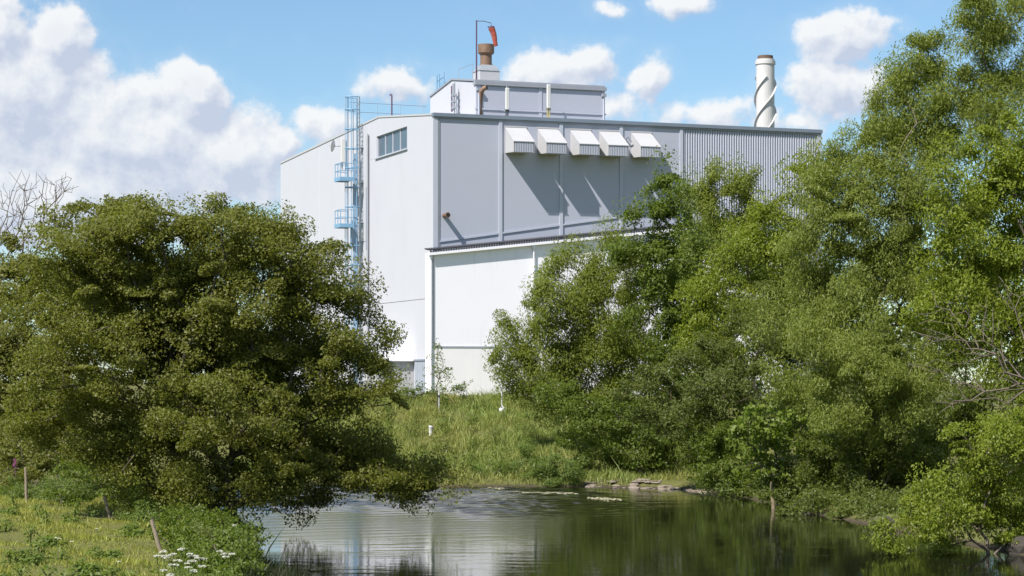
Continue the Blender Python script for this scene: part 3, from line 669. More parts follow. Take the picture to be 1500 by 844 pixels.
def limb_mesh(name, nodes, par, r):
    i = np.arange(1, len(nodes)); a, b = nodes[par[i]], nodes[i]; ra, rb = np.minimum(r[par[i]], r[i] * 1.8), r[i]
    ra = np.where(par[i] == 0, r[0], ra)
    t = unit(b - a); e = np.where(np.abs(t[:, 2:3]) > .9, np.array([[1., 0, 0]]), np.array([[0, 0, 1.]])); u = unit(np.cross(t, e)); v = np.cross(t, u)
    out = []
    for big in (True, False):
        msk = (rb > .05) == big; n = 8 if big else 4
        if not msk.any(): continue
        an = 2 * np.pi * np.arange(n + 1) / n
        ring = lambda c, rad: c[msk][:, None, :] + (u[msk][:, None, :] * np.cos(an)[None, :, None] + v[msk][:, None, :] * np.sin(an)[None, :, None]) * rad[msk][:, None, None]
        A_, B_ = ring(a - t * .02, ra), ring(b + t * .02, rb)
        out.append(np.stack([A_[:, :-1], A_[:, 1:], B_[:, 1:], B_[:, :-1]], 2).reshape(-1, 4, 3))
    return quads_mesh(name, np.concatenate(out))
NLEAF = [0]; GROW, DENS, OD, LS = 1.16, 1.2, .68, 1.0
def plant(name, label, cat, base, lobes, d, leaf, lsize, aspect=.6, seed=1, per=150, cr=.6, flat=.55, dens=1.0, bark='bark', group=None, trunk=.2, rtip=.012,
          fork=None, depth=.85, droop=0.0, lift=0.0, inner=.35, bare=False, wander=.09, prefer=.35, extra_twigs=0, bm=None, base_z=None, grow=None):
    """tree or shrub: limbs grown towards leaf sprays that fill the lobes of its crown"""
    rng = np.random.default_rng(seed); cs = []; lsize *= LS; cr *= 1.22
    for lb in lobes:
        px, py, rx, ry = lb[:4]; dd = lb[4] if len(lb) > 4 else rng.uniform(-1, 1)
        dl = d + dd; c = np.array(P(px, py, dl)); s = dl / FPX; e = np.array([rx * s, max(rx * s * depth, 1.0), ry * s])
        n = max(3, int(DENS * 1.49 * dens * 4 * (e[0]*e[1] + e[0]*e[2] + e[1]*e[2]) / 3 / (cr * cr) * .72))
        q = unit(rng.normal(size=(n, 3))) * (inner + (1 - inner) * rng.uniform(0, 1, n) ** .5)[:, None]
        cs.append(c + q * e * (grow or GROW) + rng.normal(size=(n, 3)) * .12)
    tips = np.concatenate(cs); bx, by = base
    zg = gz(bx, by) if base_z is None else base_z
    tips[:, 2] = np.maximum(tips[:, 2], np.maximum(ground_z(tips[:, 0], tips[:, 1]), 0) + .12)
    b = np.array([bx, by, zg - .15])
    cen = tips.mean(0)
    fk = b + (cen - b) * (fork if fork else .35) * np.array([.55, .55, 1]); fk[2] = max(fk[2], b[2] + .25)
    nodes, par, r = skeleton(rng, b, fk, tips, rtip, trunk, wander, prefer)
    o = thing(name, label, cat, (bx, by, zg), 0, group); inv = np.array([bx, by, zg])
    link('trunk', limb_mesh('trunk', nodes - inv, par, r), M[bm or bark], o)
    if bare: return o
    n = len(tips); per = per / 130 * OD * math.pi * cr * cr / (.25 * lsize * lsize * aspect)
    cnt = np.maximum(8, (per * rng.uniform(.55, 1.35, n))).astype(int); T = int(cnt.sum()); ci = np.repeat(np.arange(n), cnt)
    crs = cr * rng.uniform(.5, 1.45, n); off = unit(rng.normal(size=(T, 3))) * (rng.uniform(0, 1, T) ** .42)[:, None]
    tilt = rng.normal(size=(n, 3)) * .35; off2 = off * np.array([1, 1, flat]); off2[:, 2] += (off2 * tilt[ci]).sum(1)
    pos = tips[ci] + off2 * crs[ci][:, None]
    if droop or lift:
        hd = np.hypot(off[:, 0], off[:, 1]); pos[:, 2] += (-droop * hd ** 2 + lift * (1 - hd)) * crs[ci] * rng.uniform(.2, 1.2, T)
    cc = tips[ci] - cen; nr = unit(off * .40 + unit(cc) * .35 + np.array([0, 0, .35]) + rng.normal(size=(T, 3)) * .62)
    axis = None
    if droop: axis = np.tile([0, 0, -1.0], (T, 1))
    if lift: axis = np.tile([0, 0, 1.0], (T, 1))
    # stray shoots break up the outline
    V = leaf_quads(rng, pos, nr, lsize, aspect, axis, tri=d > 64)
    lo = V[:, :, 2].min(1); keep = lo > .03
    V = V[keep]; ci = ci[keep]
    tint = rng.uniform(0, 1, len(V)); clump = rng.uniform(0, 1, n)[ci]
    NLEAF[0] += len(V)
    link('crown', quads_mesh('crown', V - inv, tint, clump), L[leaf], o)
    return o
def gb(px, py, d): p = P(px, py, d); return (p.x, p.y)

# left bank
plant('alder_tree', 'broad dark alder leaning over the river on the grassy bank', 'tree', gb(335, 775, 71),
      [(265,358,140,52),(380,380,105,48),(165,380,100,52),(450,410,75,40),(120,440,95,55),(230,430,110,50),(350,450,110,52),(470,450,70,36),(520,492,52,26),(140,520,105,60),(265,515,105,55),(390,525,100,48),
       (490,530,62,30),(545,530,36,16),(110,610,85,62),(210,600,105,60),(320,600,110,62,-2),(430,600,95,42),(515,580,60,24),(570,565,36,12),(240,680,95,48),(340,690,90,50),(430,670,95,40,.5),(490,655,80,32,.5),(575,690,62,14,.5),(635,706,32,7,.5),(480,700,85,24,.5),(545,668,50,18,.5),(610,700,40,10,1),(560,712,60,8,.5),(420,722,60,16,.5),(170,680,70,40),(300,400,90,50,3),(420,525,90,36,3),(300,495,100,40,3),(230,460,90,40,3),(330,560,100,40,3),(130,470,80,50,3),(200,470,90,50,3),(380,490,80,40,3),(300,328,70,26),(390,342,45,20),(215,326,50,20)],
      71, 'alder', .088, .8, 11, per=120, cr=.58, flat=.5, inner=.4, grow=1.06, trunk=.42, dens=.95, prefer=.3, depth=.9, rtip=.017)
plant('hedgerow_tree', 'olive hedgerow tree behind the broad alder', 'tree', gb(85, 690, 93), [(60,470,90,80),(100,370,75,55),(150,320,60,30),(190,310,40,22),(20,560,70,80),(100,560,80,70),(20,410,50,50),(60,640,70,40),(-10,500,60,80),(5,600,60,60)], 93, 'hedge', .14, .7, 12, per=130, cr=.7, trunk=.3, dens=.75, bark='greybark')
plant('bare_tree', 'leafless grey tree standing above the left hedge', 'tree', gb(18, 690, 98), [(30,300,50,45),(70,290,40,40),(15,350,45,45),(60,350,45,35),(-20,320,40,60),(10,440,50,60),(88,275,18,16)], 98, None, 0, seed=13, cr=.20, dens=.62, bark='greybark', trunk=.2, rtip=.009, bare=True, wander=.10, inner=.1, prefer=.45, fork=.5)
plant('hedge_shrub', 'tangled grey green shrub at the foot of the hedge', 'shrub', gb(40, 720, 86), [(20,650,50,35),(70,640,60,40),(30,690,60,24),(105,675,45,30)], 86, 'hedge', .12, .6, 14, per=90, cr=.5, bark='greybark', rtip=.018, dens=.8, trunk=.1)
plant('bramble_bush', 'low bramble bush under the alder beside the leaning post', 'shrub', gb(200, 738, 77), [(190,735,40,14),(230,745,40,14),(265,745,35,16),(110,705,50,24),(190,715,40,18)], 78, 'bush', .10, .7, 15, per=90, cr=.4, trunk=.05, dens=.9)
plant('bank_bush', 'bright leafy bush spilling over the left bank edge', 'shrub', gb(335, 815, 54), [(300,782,44,18,5),(340,800,36,20,1),(335,832,44,20,-2),(270,772,36,14,6),(372,832,18,14,-2),(300,805,34,18,1)], 53, 'bush', .085, .7, 16, per=120, cr=.34, trunk=.04, dens=1.0)
plant('brown_shrub', 'small brownish shrub on the bank above the umbellifers', 'shrub', gb(315, 790, 57), [(315,778,18,12,0)], 57, 'thorn', .07, .6, 17, per=80, cr=.26, trunk=.03, dens=1.0)

plant('hedge_shrub', 'sprawling hedge shrub between the upright post and the alder trunk', 'shrub', gb(170, 722, 84), [(130,690,50,24),(180,695,50,26),(235,705,50,26),(285,715,40,24),(100,665,50,26),(20,705,50,16)], 84, 'hedge', .12, .6, 18, per=110, cr=.5, bark='greybark', dens=.9, trunk=.1)
plant('nettle_bed', 'soft green nettle bed behind the middle fence post', 'shrub', gb(95, 735, 79), [(70,722,40,15),(105,724,36,13),(20,724,30,12)], 82, 'weed', .09, .45, 19, per=90, cr=.3, trunk=.02, dens=.9)
plant('bank_bush', 'leafy low bush on the bank below the alder trunk', 'shrub', gb(300, 772, 70), [(250,758,40,14),(300,765,40,16),(345,772,26,14),(210,765,26,10)], 70, 'weed', .08, .6, 20, per=100, cr=.3, trunk=.03, dens=.9)
# right bank and beyond
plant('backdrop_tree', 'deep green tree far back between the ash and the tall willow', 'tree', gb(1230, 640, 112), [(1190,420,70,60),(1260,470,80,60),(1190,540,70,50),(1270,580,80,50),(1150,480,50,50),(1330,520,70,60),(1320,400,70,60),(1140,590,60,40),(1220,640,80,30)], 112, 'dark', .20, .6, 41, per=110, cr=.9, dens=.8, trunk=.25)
plant('backdrop_tree', 'leafy tree far back behind the slender alder and ash', 'tree', gb(1060, 620, 126), [(1000,400,60,50),(1060,380,60,60),(1110,420,60,60),(1000,480,60,50),(1080,500,70,60),(950,520,50,40),(1010,560,70,40),(1100,580,60,40),(1140,370,40,50)], 126, 'bush', .20, .6, 43, per=110, cr=.9, dens=.8, trunk=.25)
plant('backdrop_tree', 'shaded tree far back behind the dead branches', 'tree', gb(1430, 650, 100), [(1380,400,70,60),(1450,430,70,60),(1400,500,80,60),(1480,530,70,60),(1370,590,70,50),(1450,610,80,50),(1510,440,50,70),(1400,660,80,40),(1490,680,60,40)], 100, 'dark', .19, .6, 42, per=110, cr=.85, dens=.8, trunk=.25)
plant('goat_willow', 'airy pale goat willow with fanned stems before the white annexe', 'tree', gb(925, 640, 112),
      [(765,500,32,34),(800,450,42,36),(850,405,50,36),(770,560,38,26),(830,500,50,44),(905,385,45,32),(890,450,55,40),(870,540,60,36),(810,575,60,24),(930,500,45,50),(745,530,18,24),(880,590,60,30)],
      112, 'willow', .13, .5, 21, per=135, cr=.68, flat=.75, lift=.5, dens=1.1, trunk=.14, fork=.08, prefer=.75, bark='greybark', rtip=.014, wander=.05)
plant('slender_alder', 'slender dark alder with a pointed leader before the grey factory wall', 'tree', gb(985, 660, 108),
      [(980,252,8,22,0),(975,290,18,18,0),(995,294,15,16,0),(948,312,18,12),(928,322,12,9),(988,332,36,28),(945,355,36,22),(1010,370,45,35),(960,395,50,32),(905,365,28,18),(1000,440,50,45),(965,470,50,40),(1020,520,60,50)],
      108, 'bush', .13, .75, 22, per=125, cr=.55, flat=.6, dens=.9, trunk=.2)
plant('grey_willow', 'feathery light willow rising in front of the ribbed wall', 'tree', gb(1060, 660, 116), [(1062,265,24,24),(1035,285,28,30),(1085,285,22,24),(1060,320,50,40),(1095,335,30,30),(1040,380,50,45)], 116, 'willow', .15, .42, 23, per=120, cr=.6, flat=.9, lift=.8, dens=1.0, trunk=.2, bark='greybark')
plant('young_ash', 'yellow green ash beside the slender alder', 'tree', gb(1110, 680, 102), [(1125,320,40,30),(1165,300,34,30),(1085,375,48,40),(1145,375,50,42),(1055,435,48,40),(1115,450,55,42),(1030,500,40,40),(1170,440,45,42),(1180,260,22,26)], 102, 'ash', .16, .5, 24, per=120, cr=.65, flat=.6, droop=.3, dens=.85, trunk=.22)
plant('hawthorn_tree', 'dark olive hawthorn with a brown trunk over the far shore', 'tree', gb(1137, 670, 98), [(1010,555,60,36),(1075,510,48,36),(1085,575,65,36),(1130,455,40,36),(1000,600,60,30),(1060,625,55,30),(950,575,45,36)], 98, 'thorn', .12, .6, 25, per=115, cr=.55, dens=.85, trunk=.2, bark='redbark', fork=.5)
plant('crack_willow', 'tall spreading olive willow that tops the right bank', 'tree', gb(1300, 720, 86),
      [(1440,45,45,40),(1390,85,50,42),(1475,90,50,50),(1335,125,34,30),(1310,118,18,14),(1400,160,70,50),(1340,190,60,45),(1280,225,60,42),(1235,255,50,40),(1465,180,55,50),(1330,265,80,50),(1215,310,60,48),(1275,340,75,55),(1370,340,75,55),(1205,385,60,48),
       (1280,430,80,55),(1180,470,60,50),(1360,430,60,50),(1240,510,80,50,-4),(1180,560,50,45),(1300,540,60,50,-4),(1255,590,75,45,-4),(1340,590,50,50,-4),(1465,20,28,24),(1420,15,18,18)],
      86, 'osier', .135, .34, 26, per=165, cr=.62, flat=.85, lift=.35, dens=.85, trunk=.45, bark='greybark')
plant('tall_ash', 'fresh green ash filling the edge behind the dead branches', 'tree', gb(1500, 740, 79), [(1480,190,45,40),(1440,240,55,40),(1490,270,50,50),(1420,310,55,42),(1475,350,60,48),(1410,385,50,36),(1480,420,55,40),(1400,440,50,36),(1530,300,60,80),(1440,500,60,50),(1500,500,50,60)], 79, 'ash', .15, .48, 27, per=150, cr=.62, flat=.6, droop=.35, dens=.9, trunk=.3)
plant('dead_branched_tree', 'half dead tree with bare pale branches reaching over the water', 'tree', gb(1640, 770, 70), [(1360,470,26,20),(1400,450,40,26),(1390,500,55,26),(1450,480,60,34),(1380,545,50,22),(1440,560,60,26),(1420,590,60,14),(1480,430,40,30),(1490,540,60,50)], 71, None, 0, seed=28, cr=.22, dens=.30, bark='greybark', trunk=.10, rtip=.009, bare=True, wander=.05, prefer=.5, inner=.1, fork=.93)
plant('sycamore_sapling', 'bright broad leaved young sycamore hanging over the shore', 'tree', gb(1165, 728, 86), [(1120,610,34,26),(1155,625,40,30),(1130,660,36,22),(1180,650,40,26),(1115,685,28,14),(1170,690,40,18),(1095,640,22,18)], 86, 'sycamore', .19, .85, 29, per=75, cr=.5, flat=.4, dens=.95, trunk=.08)
plant('overhanging_bush', 'sunlit yellow green bush dipping into the water', 'shrub', gb(1450, 800, 63), [(1380,740,48,36),(1420,700,50,36),(1340,775,36,20),(1310,792,22,11),(1390,780,48,18),(1460,740,50,40),(1480,680,50,40),(1440,640,50,30),(1490,620,40,40),(1500,770,40,36)], 63, 'ash', .10, .5, 30, per=130, cr=.42, flat=.6, droop=.3, dens=.85, trunk=.08, bark='greybark')
plant('waterside_shrub', 'shrub with shade painted into its leaves on the right bank beneath the willow', 'shrub', gb(1275, 745, 84), [(1230,650,60,36),(1300,640,55,40),(1225,700,50,36),(1290,705,55,36),(1350,680,50,50),(1225,755,34,12,-4),(1340,745,45,30,-4),(1270,750,45,16,-4),(1180,735,34,14,-2),(1300,768,34,12,-7)], 84, 'dark', .11, .6, 31, per=125, cr=.5, dens=.85, trunk=.1)  # bank shade painted in through a darker leaf colour
plant('bank_undergrowth', 'undergrowth with leaves darkened as shade along the foot of the right bank', 'shrub', gb(1265, 735, 87), [(1150,700,40,24),(1195,705,45,28),(1245,705,50,30),(1300,700,55,34),(1350,705,50,36),(1165,728,36,14,-2),(1215,738,40,14,-4),(1265,745,40,14,-6),(1315,752,40,14,-8),(1230,660,60,28),(1310,650,60,30)], 87, 'dark', .12, .65, 44, per=120, cr=.5, dens=1.0, trunk=.08)  # the same darkened leaves carry the painted shade down to the waterline
plant('shore_thicket', 'mixed green thicket on the far bank below the hawthorn', 'shrub', gb(940, 672, 105), [(850,610,55,30),(905,625,60,36),(960,640,55,34),(1010,650,50,32),(880,660,40,24),(930,672,45,20),(1045,668,36,26),(990,680,40,16),(820,590,40,22)], 106, 'bush', .13, .6, 32, per=105, cr=.6, dens=.85, trunk=.1)
plant('shore_thicket', 'bushes between the sycamore and the far shore thicket', 'shrub', gb(1090, 690, 96), [(1075,665,40,36),(1090,700,30,18),(1060,640,40,30),(1040,690,30,14),(1100,715,34,14,-3),(1065,705,34,12,-1),(1140,722,34,12,-6)], 96, 'bush', .12, .6, 33, per=105, cr=.5, dens=.85, trunk=.08)
plant('streamside_shrub', 'rounded dark bush at the water edge below the grassy slope', 'shrub', gb(815, 702, 104.5), [(820,692,34,20),(845,702,24,13),(795,690,24,15)], 104.5, 'weed', .11, .5, 34, per=110, cr=.42, dens=1.0, trunk=.04)
plant('streamside_shrub', 'smaller pair of bushes by the water left of the rounded dark bush', 'shrub', gb(715, 700, 105), [(698,692,20,13),(735,690,22,14),(775,670,20,13)], 105.5, 'weed', .10, .5, 35, per=100, cr=.38, dens=1.0, trunk=.03)
plant('birch_sapling', 'thin planted sapling with sparse leaves before the annexe corner', 'tree', gb(641, 598, 124), [(641,520,9,12,0),(638,545,12,14,0),(652,548,10,12,0),(645,572,14,8,0),(640,502,4,7,0)], 124, 'bush', .13, .6, 36, per=16, cr=.32, dens=.8, trunk=.03, rtip=.009, bm='greybark', fork=.3)
plant('slope_bush', 'small bush on the crest beside the planted sapling', 'shrub', gb(675, 580, 127), [(676,572,9,8,0),(612,572,24,9,0),(590,580,20,10,0)], 127, 'bush', .12, .6, 37, per=45, cr=.36, dens=.9, trunk=.03)
print('leaves', NLEAF[0], sum(len(m_.polygons) for m_ in bpy.data.meshes))

# ------------------------------------------------------------------ grass and weeds
def blades(name, label, cat, xy, hgt, wid, leaf, seed, lean=.35, patch=.2, mask=None):
    rng = np.random.default_rng(seed); x, y = xy; z = ground_z(x, y); n = len(x)
    ph = .5 + .5 * np.sin(x * patch * 3 + 1.1 * np.sin(y * patch * 2)) * np.sin(y * patch * 2.3 + 1.7)
    pn = .5 + .25 * (np.sin(x * 1.9 + y * .6) + np.sin(y * 1.3 - x * .7 + 2))
    h = hgt * rng.uniform(.4, 1.35, n) * (.35 + 1.1 * pn ** 1.5) * (1 + (rng.uniform(0, 1, n) > .985) * 1.2); b = np.column_stack([x, y, z - .03])
    ln = rng.normal(size=(n, 2)) * lean; top = b + np.column_stack([ln[:, 0] * h, ln[:, 1] * h, h])
    an = rng.uniform(0, math.pi, n); sd = np.column_stack([np.cos(an), np.sin(an), np.zeros(n)]) * (wid * rng.uniform(.6, 1.5, n))[:, None]
    mid = b * .45 + top * .55 + np.column_stack([-ln * h[:, None] * .15, np.zeros(n)])
    V = np.stack([b - sd * .4, mid - sd * .5, top, mid + sd * .5], 1)
    tint = np.clip(.5 * rng.uniform(0, 1, n) + .5 * pn, 0, 1); o = link(name, quads_mesh(name, V, tint, np.clip(ph + rng.normal(size=n) * .2, 0, 1)), L[leaf])
    o['kind'] = 'stuff'; return tag(o, label, cat)
rng = np.random.default_rng(77)
def scatter(n, x0, x1, y0, y1, cond):
    x = rng.uniform(x0, x1, n); y = y0 + (y1 - y0) * rng.uniform(0, 1, n) ** .9; pts = np.column_stack([x, y]); k = cond(pts); return x[k], y[k]
left = lambda p: (~inside(p, RIV)) & (poly_dist(p, LB) < poly_dist(p, RB)) & (poly_dist(p, LB) > .3) & (p[:, 0] > -.25 * p[:, 1] - 2)
farb = lambda p: (~inside(p, RIV)) & (poly_dist(p, RB) < poly_dist(p, LB)) & (poly_dist(p, RB) > .12)
blades('field_grass', 'short sunlit meadow grass on the left bank', 'grass', scatter(200000, -24, -3, 44, 92, left), .14, .019, 'grass', 1)
blades('slope_grass', 'rough olive grass on the slope below the factory', 'grass', scatter(130000, -14, 10, 102.5, 134, farb), .42, .030, 'bank', 2, lean=.4)
lb_near = lambda p: (~inside(p, RIV)) & (poly_dist(p, LB) < poly_dist(p, RB)) & (poly_dist(p, LB) < 2.4) & (poly_dist(p, LB) > .02)
blades('bank_herbage', 'tall green herbage along the edge of the left bank', 'grass', scatter(60000, -14, -3, 48, 82, lb_near), .24, .03, 'weed', 3, lean=.5)
sed = lambda p: (poly_dist(p, LB) < .75) & (p[:, 1] < 57)
blades('dark_sedge', 'dark sedge at the river edge', 'sedge', scatter(22000, -7, -3, 46, 58, sed), .40, .03, 'sedge', 4)
rb = lambda p: (~inside(p, RIV)) & (poly_dist(p, RB) < poly_dist(p, LB)) & (poly_dist(p, RB) < 9)
blades('right_bank_herbage', 'shaded herbage under the trees of the right bank', 'grass', scatter(12000, 8, 22, 56, 104, rb), .3, .04, 'weed', 5)

def herb(name, label, cat, x, y, h, seed, leaf='weed', n=60, spread=.3, ls=.16, asp=.45, group=None):
    rg = np.random.default_rng(seed); z = gz(x, y); o = thing(name, label, cat, (x, y, z), 0, group)
    hh = rg.uniform(.08, 1, n) * h; an = rg.uniform(0, 2*np.pi, n); rr = spread * (1.15 - .7 * hh / h) * rg.uniform(.3, 1, n)
    c = np.column_stack([np.cos(an) * rr, np.sin(an) * rr, hh]); out = unit(np.column_stack([np.cos(an), np.sin(an), np.full(n, .2)]))
    nr = unit(np.column_stack([np.cos(an) * .4, np.sin(an) * .4, np.full(n, .8)]) + rg.normal(size=(n, 3)) * .3)
    link('foliage', quads_mesh('foliage', leaf_quads(rg, c, nr, ls, asp, out), rg.uniform(0, 1, n), rg.uniform(0, 1, n)), L[leaf], o)
    st = MB()
    for i in range(5): a = rg.uniform(0, 6.28); st.tube([(0, 0, -.05), (.1*spread*math.cos(a), .1*spread*math.sin(a), h*.5), (.5*spread*math.cos(a), .5*spread*math.sin(a), h*rg.uniform(.7, 1))], [.012, .01, .006], 5)
    st.build('stem', L[leaf], o); return o
spots = [(45,790,.55),(60,800,.4),(15,815,.4),(90,812,.35),(115,828,.4),(30,838,.5),(70,835,.4),(140,800,.3),(8,770,.35),(65,760,.45),(110,748,.5),(20,735,.5),(135,745,.4),(165,832,.3),(190,840,.35),(5,842,.4),(100,842,.45),(55,745,.35)] + [((i_ * 61) % 210, 742 + (i_ * 43) % 100, .22 + .03 * (i_ % 6)) for i_ in range(26)]
for i, (px, py, h) in enumerate(spots):
    z = .75; d = (CAMH - z) * FPX / (py - HOR); p = P(px, py, d)
    herb('meadow_weed', 'clump of dark green weeds growing in the left meadow', 'weed', p.x, p.y, h, 100 + i, n=80, spread=.34, ls=.13, group='weeds scattered over the left meadow')
slope_spots = [(565 + (i_ * 83) % 290, 600 + (i_ * 37) % 92) for i_ in range(44)] + [(600,640),(640,660),(690,625),(725,650),(760,640),(655,605),(710,600),(785,620),(620,675),(760,690),(665,685),(575,650),(830,650),(850,665)]
for i, (px, py) in enumerate(slope_spots):
    d = 104 + (705 - py) * .2; p = P(px, py, d)
    herb('slope_weed', ('mid green leafy clump in the rough grass of the slope', 'cool green leafy clump in the rough grass of the slope', 'dull olive clump in the rough grass of the slope')[i % 3], 'weed', p.x, p.y, .45 + .65 * ((i * 7) % 10) / 10, 140 + i, leaf=('bush', 'weed', 'thorn')[i % 3], n=120, spread=.35 + .6 * ((i * 3) % 7) / 7, ls=.13, group=('mid green clumps on the slope', 'cool green clumps on the slope', 'olive clumps on the slope')[i % 3])
# white umbellifers
uspots = [(230,815),(240,808),(254,812),(266,805),(262,822),(252,828),(278,812),(282,822),(240,836),(290,818),(296,830),(340,812),(342,770),(322,808),(276,832)]
for i, (px, py) in enumerate(uspots):
    rg = np.random.default_rng(300 + i); d = 3.55 * FPX / (py - HOR); top = P(px, py, d); z = gz(top.x, top.y); h = max(.5, top.z - z)
    o = thing('cow_parsley', 'flat white flower heads of cow parsley on the left bank', 'flower', (top.x, top.y, z), 0, 'white umbellifers on the left bank')
    MB().tube([(0, 0, -.03), (.03, .02, h * .5), (0, 0, h)], [.012, .010, .008], 6).build('stem', L['weed'], o)
    for q in range(rg.integers(2, 4)):
        ox, oy, oz = (rg.uniform(-.16, .16), rg.uniform(-.16, .16), rg.uniform(-.1, .02)) if q else (0, 0, 0)
        n = 60; a = rg.uniform(0, 6.28, n); rr = .07 * np.sqrt(rg.uniform(0, 1, n)); c = np.column_stack([ox + np.cos(a) * rr, oy + np.sin(a) * rr, h + oz + .02 - rr * .25 + rg.normal(size=n) * .006])
        nr = unit(rg.normal(size=(n, 3)) * .45 + np.array([0, -.3, 1])); link('flower_head', quads_mesh('flower_head', leaf_quads(rg, c, nr, .038, .9), rg.uniform(0, 1, n), rg.uniform(0, 1, n)), L['white'], o)
        if q: MB().tube([(0, 0, h * .7), (ox, oy, h + oz)], .006, 5).build('branch', L['weed'], o)
    n = 30; c = rg.normal(size=(n, 3)) * np.array([.14, .14, h * .2]) + np.array([0, 0, h * .45]); link('foliage', quads_mesh('foliage', leaf_quads(rg, c, unit(rg.normal(size=(n, 3)) + np.array([0, 0, 1])), .12, .4), rg.uniform(0, 1, n), rg.uniform(0, 1, n)), L['weed'], o)
# foxglove by the hedge
p = P(22, 715, 84); h = 1.5; z = gz(p.x, p.y); rg = np.random.default_rng(9)
o = thing('foxglove', 'pink foxglove spike at the foot of the left hedge', 'flower', (p.x, p.y, z)); MB().tube([(0, 0, -.05), (.02, 0, h)], [.015, .006], 6).build('stem', L['weed'], o)
n = 70; zz = h * rg.uniform(.5, 1, n); a = rg.uniform(0, 6.28, n); rr = .09 * (1.6 - zz / h); c = np.column_stack([np.cos(a) * rr, np.sin(a) * rr, zz])
link('flower_spike', quads_mesh('flower_spike', leaf_quads(rg, c, unit(np.column_stack([np.cos(a), np.sin(a), 0 * a])), .09, .7), rg.uniform(0, 1, n), rg.uniform(0, 1, n)), L['pink'], o)
# small white flowers in the meadow
for i, (px, py) in enumerate([(82,790),(86,791),(142,771),(105,793),(175,822),(150,738)]):
    d = (CAMH - .75) * FPX / (py - HOR); p = P(px, py, d); z = gz(p.x, p.y)
    o = thing('daisy', 'tiny white daisy in the meadow grass', 'flower', (p.x, p.y, z), 0, 'daisies in the left meadow')
    MB().tube([(0, 0, -.02), (0, 0, .27)], .006, 5).build('stem', L['weed'], o)
    rg = np.random.default_rng(i); n = 14; a = rg.uniform(0, 6.28, n); c = np.column_stack([np.cos(a) * .03, np.sin(a) * .03, np.full(n, .275)])
    link('petals', quads_mesh('petals', leaf_quads(rg, c, unit(rg.normal(size=(n, 3)) * .3 + np.array([0, -.5, 1])), .05, .5), rg.uniform(0, 1, n), rg.uniform(0, 1, n)), L['white'], o)

# ------------------------------------------------------------------ fence posts, guards, stones
def post(lab, px, py_top, px_b, py_b, d, r=.055):
    b = P(px_b, py_b, d); z = gz(b.x, b.y); t = P(px, py_top, d); dx = t.x - b.x; h = (py_b - py_top) * d / FPX
    o = thing('fence_post', lab, 'post', (b.x, b.y, z), 0, 'old fence posts on the left bank'); rg = random.Random(int(px))
    pts = [(-dx * .3, 0, -.3)] + [(dx * f + rg.uniform(-.008, .008), .02 * f, h * f) for f in (0, .25, .5, .75, .97, 1.0)]
    MB().tube(pts, [r * 1.05, r * 1.05, r, r * 1.03, r * .95, r * .98, r * .7], 9).build('stake', M['wood'], o)
    MB().tube([(dx * .8, -r - .005, h * .8), (dx * .8 + .01, -r - .02, h * .8 + .03)], .008, 5).build('staple', M['steel'], o)
    return o
def dz(py, z): return (CAMH - z) * FPX / (py - HOR)
post('stout leaning fence post beside the white umbellifers', 222, 747, 235, 795, dz(795, .7))
post('leaning fence post before the bramble bush', 152, 705, 163, 742, dz(742, .85))
post('upright grey fence post by the hedge', 37, 671, 39, 722, dz(722, .95), .05)
post('short stump of a fence post in the open meadow', 79, 838, 80, 856, dz(856, .8))
p = P(640, 602, 123.5); z = gz(p.x, p.y)
o = thing('tree_stake', 'thin white stake supporting the planted sapling', 'stake', (p.x + .12, p.y - .15, z)); MB().tube([(0, 0, -.2), (0, 0, 1.0), (.01, 0, 1.35)], [.045, .045, .03], 8).build('stake', M['plastic'], o); MB().tube([(0, -.05, .9), (0, -.05, .98)], .07, 8).build('tie', M['black'], o)
p = P(735, 600, 121.5); z = gz(p.x, p.y)
o = thing('marker_post', 'thin white post holding a white bag on the slope', 'post', (p.x, p.y, z)); MB().tube([(0, 0, -.2), (.01, 0, 1.75)], .035, 8).build('pole', M['plastic'], o)
bag = MB().tube([(0, -.06, .28), (-.02, -.08, .4), (.0, -.09, .55), (.06, -.07, .68), (.04, -.05, .78)], [.06, .15, .17, .13, .04], 10).build('bag', M['plastic'], o, smooth=True); MB().tube([(-.08, -.12, .62), (.0, -.2, .7), (.1, -.12, .6)], .03, 6).build('strap', M['copper'], o)
p = P(631, 626, 117.5); z = gz(p.x, p.y)
o = thing('tree_guard', 'short white plastic tree guard in the grass of the slope', 'guard', (p.x, p.y, z)); MB().tube([(0, 0, -.1), (0, 0, .42), (.01, 0, .48)], [.12, .12, .09], 12, caps=True).build('sleeve', M['plastic'], o); MB().tube([(.14, 0, -.2), (.14, 0, .5)], .02, 6).build('cane', M['wood'], o)
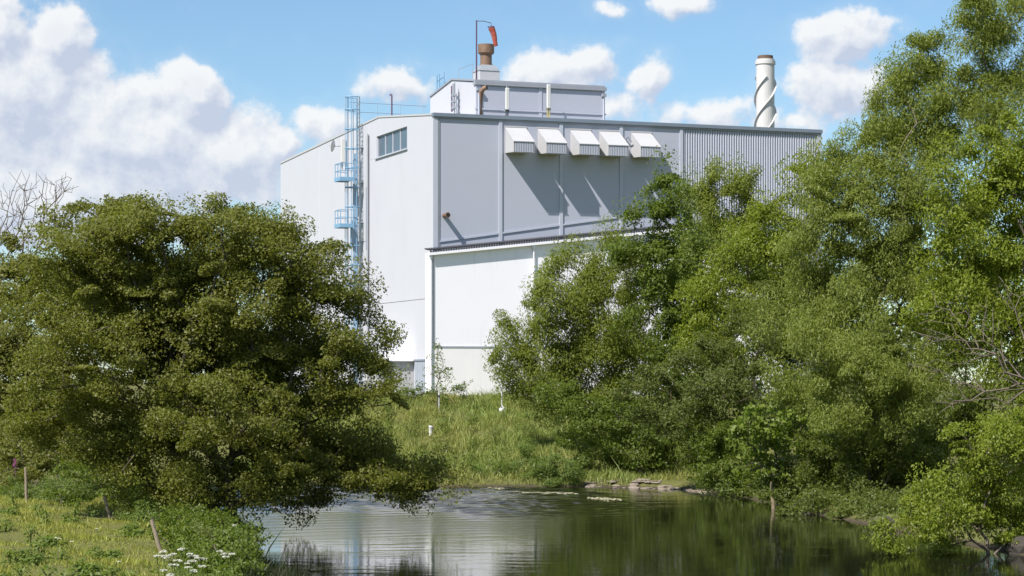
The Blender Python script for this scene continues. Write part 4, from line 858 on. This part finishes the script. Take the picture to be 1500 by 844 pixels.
# pale snag in the water
p = P(1132, 745, dz(745, 0)); o = thing('tree_snag', 'pale bare snag standing in the water below the sycamore', 'stump', (p.x, p.y, 0))
MB().tube([(.05, 0, -.6), (.02, 0, .2), (-.03, 0, .6), (-.06, .02, 1.02)], [.09, .08, .07, .03], 9).build('stem', M['palewood'], o); MB().tube([(0, 0, .3), (.25, .1, .55), (.4, .15, .5)], [.05, .035, .02], 7).build('branch', M['palewood'], o)
def rock(lab, x, y, z, sx, sy, sz, seed, group=None, mat='rock'):
    rg = np.random.default_rng(seed); bm = bmesh.new(); bmesh.ops.create_icosphere(bm, subdivisions=2, radius=1)
    ph = rg.uniform(0, 6, 3)
    for v in bm.verts:
        c = v.co; f = 1 + .18 * math.sin(c.x * 2.3 + ph[0]) + .15 * math.sin(c.y * 3.1 + ph[1]) + .12 * math.sin(c.z * 4 + ph[2]); v.co = Vector((c.x * sx * f, c.y * sy * f, max(c.z, -.5) * sz * f))
    me = bpy.data.meshes.new('rock'); bm.to_mesh(me); bm.free(); o = link('rock', me, M[mat]); o.location = (x, y, z); o.rotation_euler = (0, 0, rg.uniform(0, 6)); return tag(o, lab, 'rock', group)
rg = np.random.default_rng(5)
for i in range(64):
    px = rg.uniform(862, 1035); f = rg.uniform(0, 1); x0 = (px - 750) * 103 / FPX
    y0 = np.interp(x0, [3, 7.3, 9.2], [103.5, 101.3, 97]) + rg.uniform(-.5, 1.0); r = rg.uniform(.07, .22)
    rock('pale brown rock on the low far shore', x0, y0, max(.0, gz(x0, y0)) + .0, r * 1.4, r, r * .42, 500 + i, 'rocks strewn along the far shore', 'shore')
p = P(1497, 806, 63); rock('grey rock at the water edge under the yellow green bush', p.x, p.y, .05, .45, .4, .35, 700)
for i, (px, py, lab) in enumerate([(1190, 747, 'dark boulder on the water edge right of the pale snag'), (1295, 768, 'dark boulder on the water edge beside the yellow green bush')]):
    p = P(px, py, dz(py, .1)); rock(lab, p.x, p.y, .05, .55, .5, .28, 710 + i)
# drifts of flowering water weed
for i, (xa, xb, py, wd, lab) in enumerate([(752, 845, 722.5, .35, 'long pale drift of flowering water weed near the far shore'), (862, 908, 731.5, .45, 'short pale drift of flowering water weed on open water'), (715, 748, 716, .25, 'small pale drift of water weed by the streamside bushes')]):
    rg = np.random.default_rng(800 + i); d = dz(py, 0); n = 2600; u_ = rg.uniform(0, 1, n); x = ((xa + (xb - xa) * u_) - 750) * d / FPX
    y = d + rg.normal(size=n) * wd * (1 - .6 * abs(2 * u_ - 1)) - (u_ - .5) * 1.2 + .25 * np.sin(u_ * 23); c = np.column_stack([x, y, np.abs(rg.normal(size=n)) * .008 + .006])
    keep = np.sin(x * 5 + y * 3) + rg.normal(size=n) * .6 > -.9; c = c[keep]; m_ = len(c); cen = c.mean(0) * np.array([1, 1, 0])
    o = link('water_weed', quads_mesh('water_weed', leaf_quads(rg, c - cen, unit(rg.normal(size=(m_, 3)) * .22 + np.array([0, 0, 1])), .085, .7), rg.uniform(0, 1, m_), rg.uniform(0, 1, m_)), L['crowfoot']); o.location = cen; tag(o, lab, 'water weed')
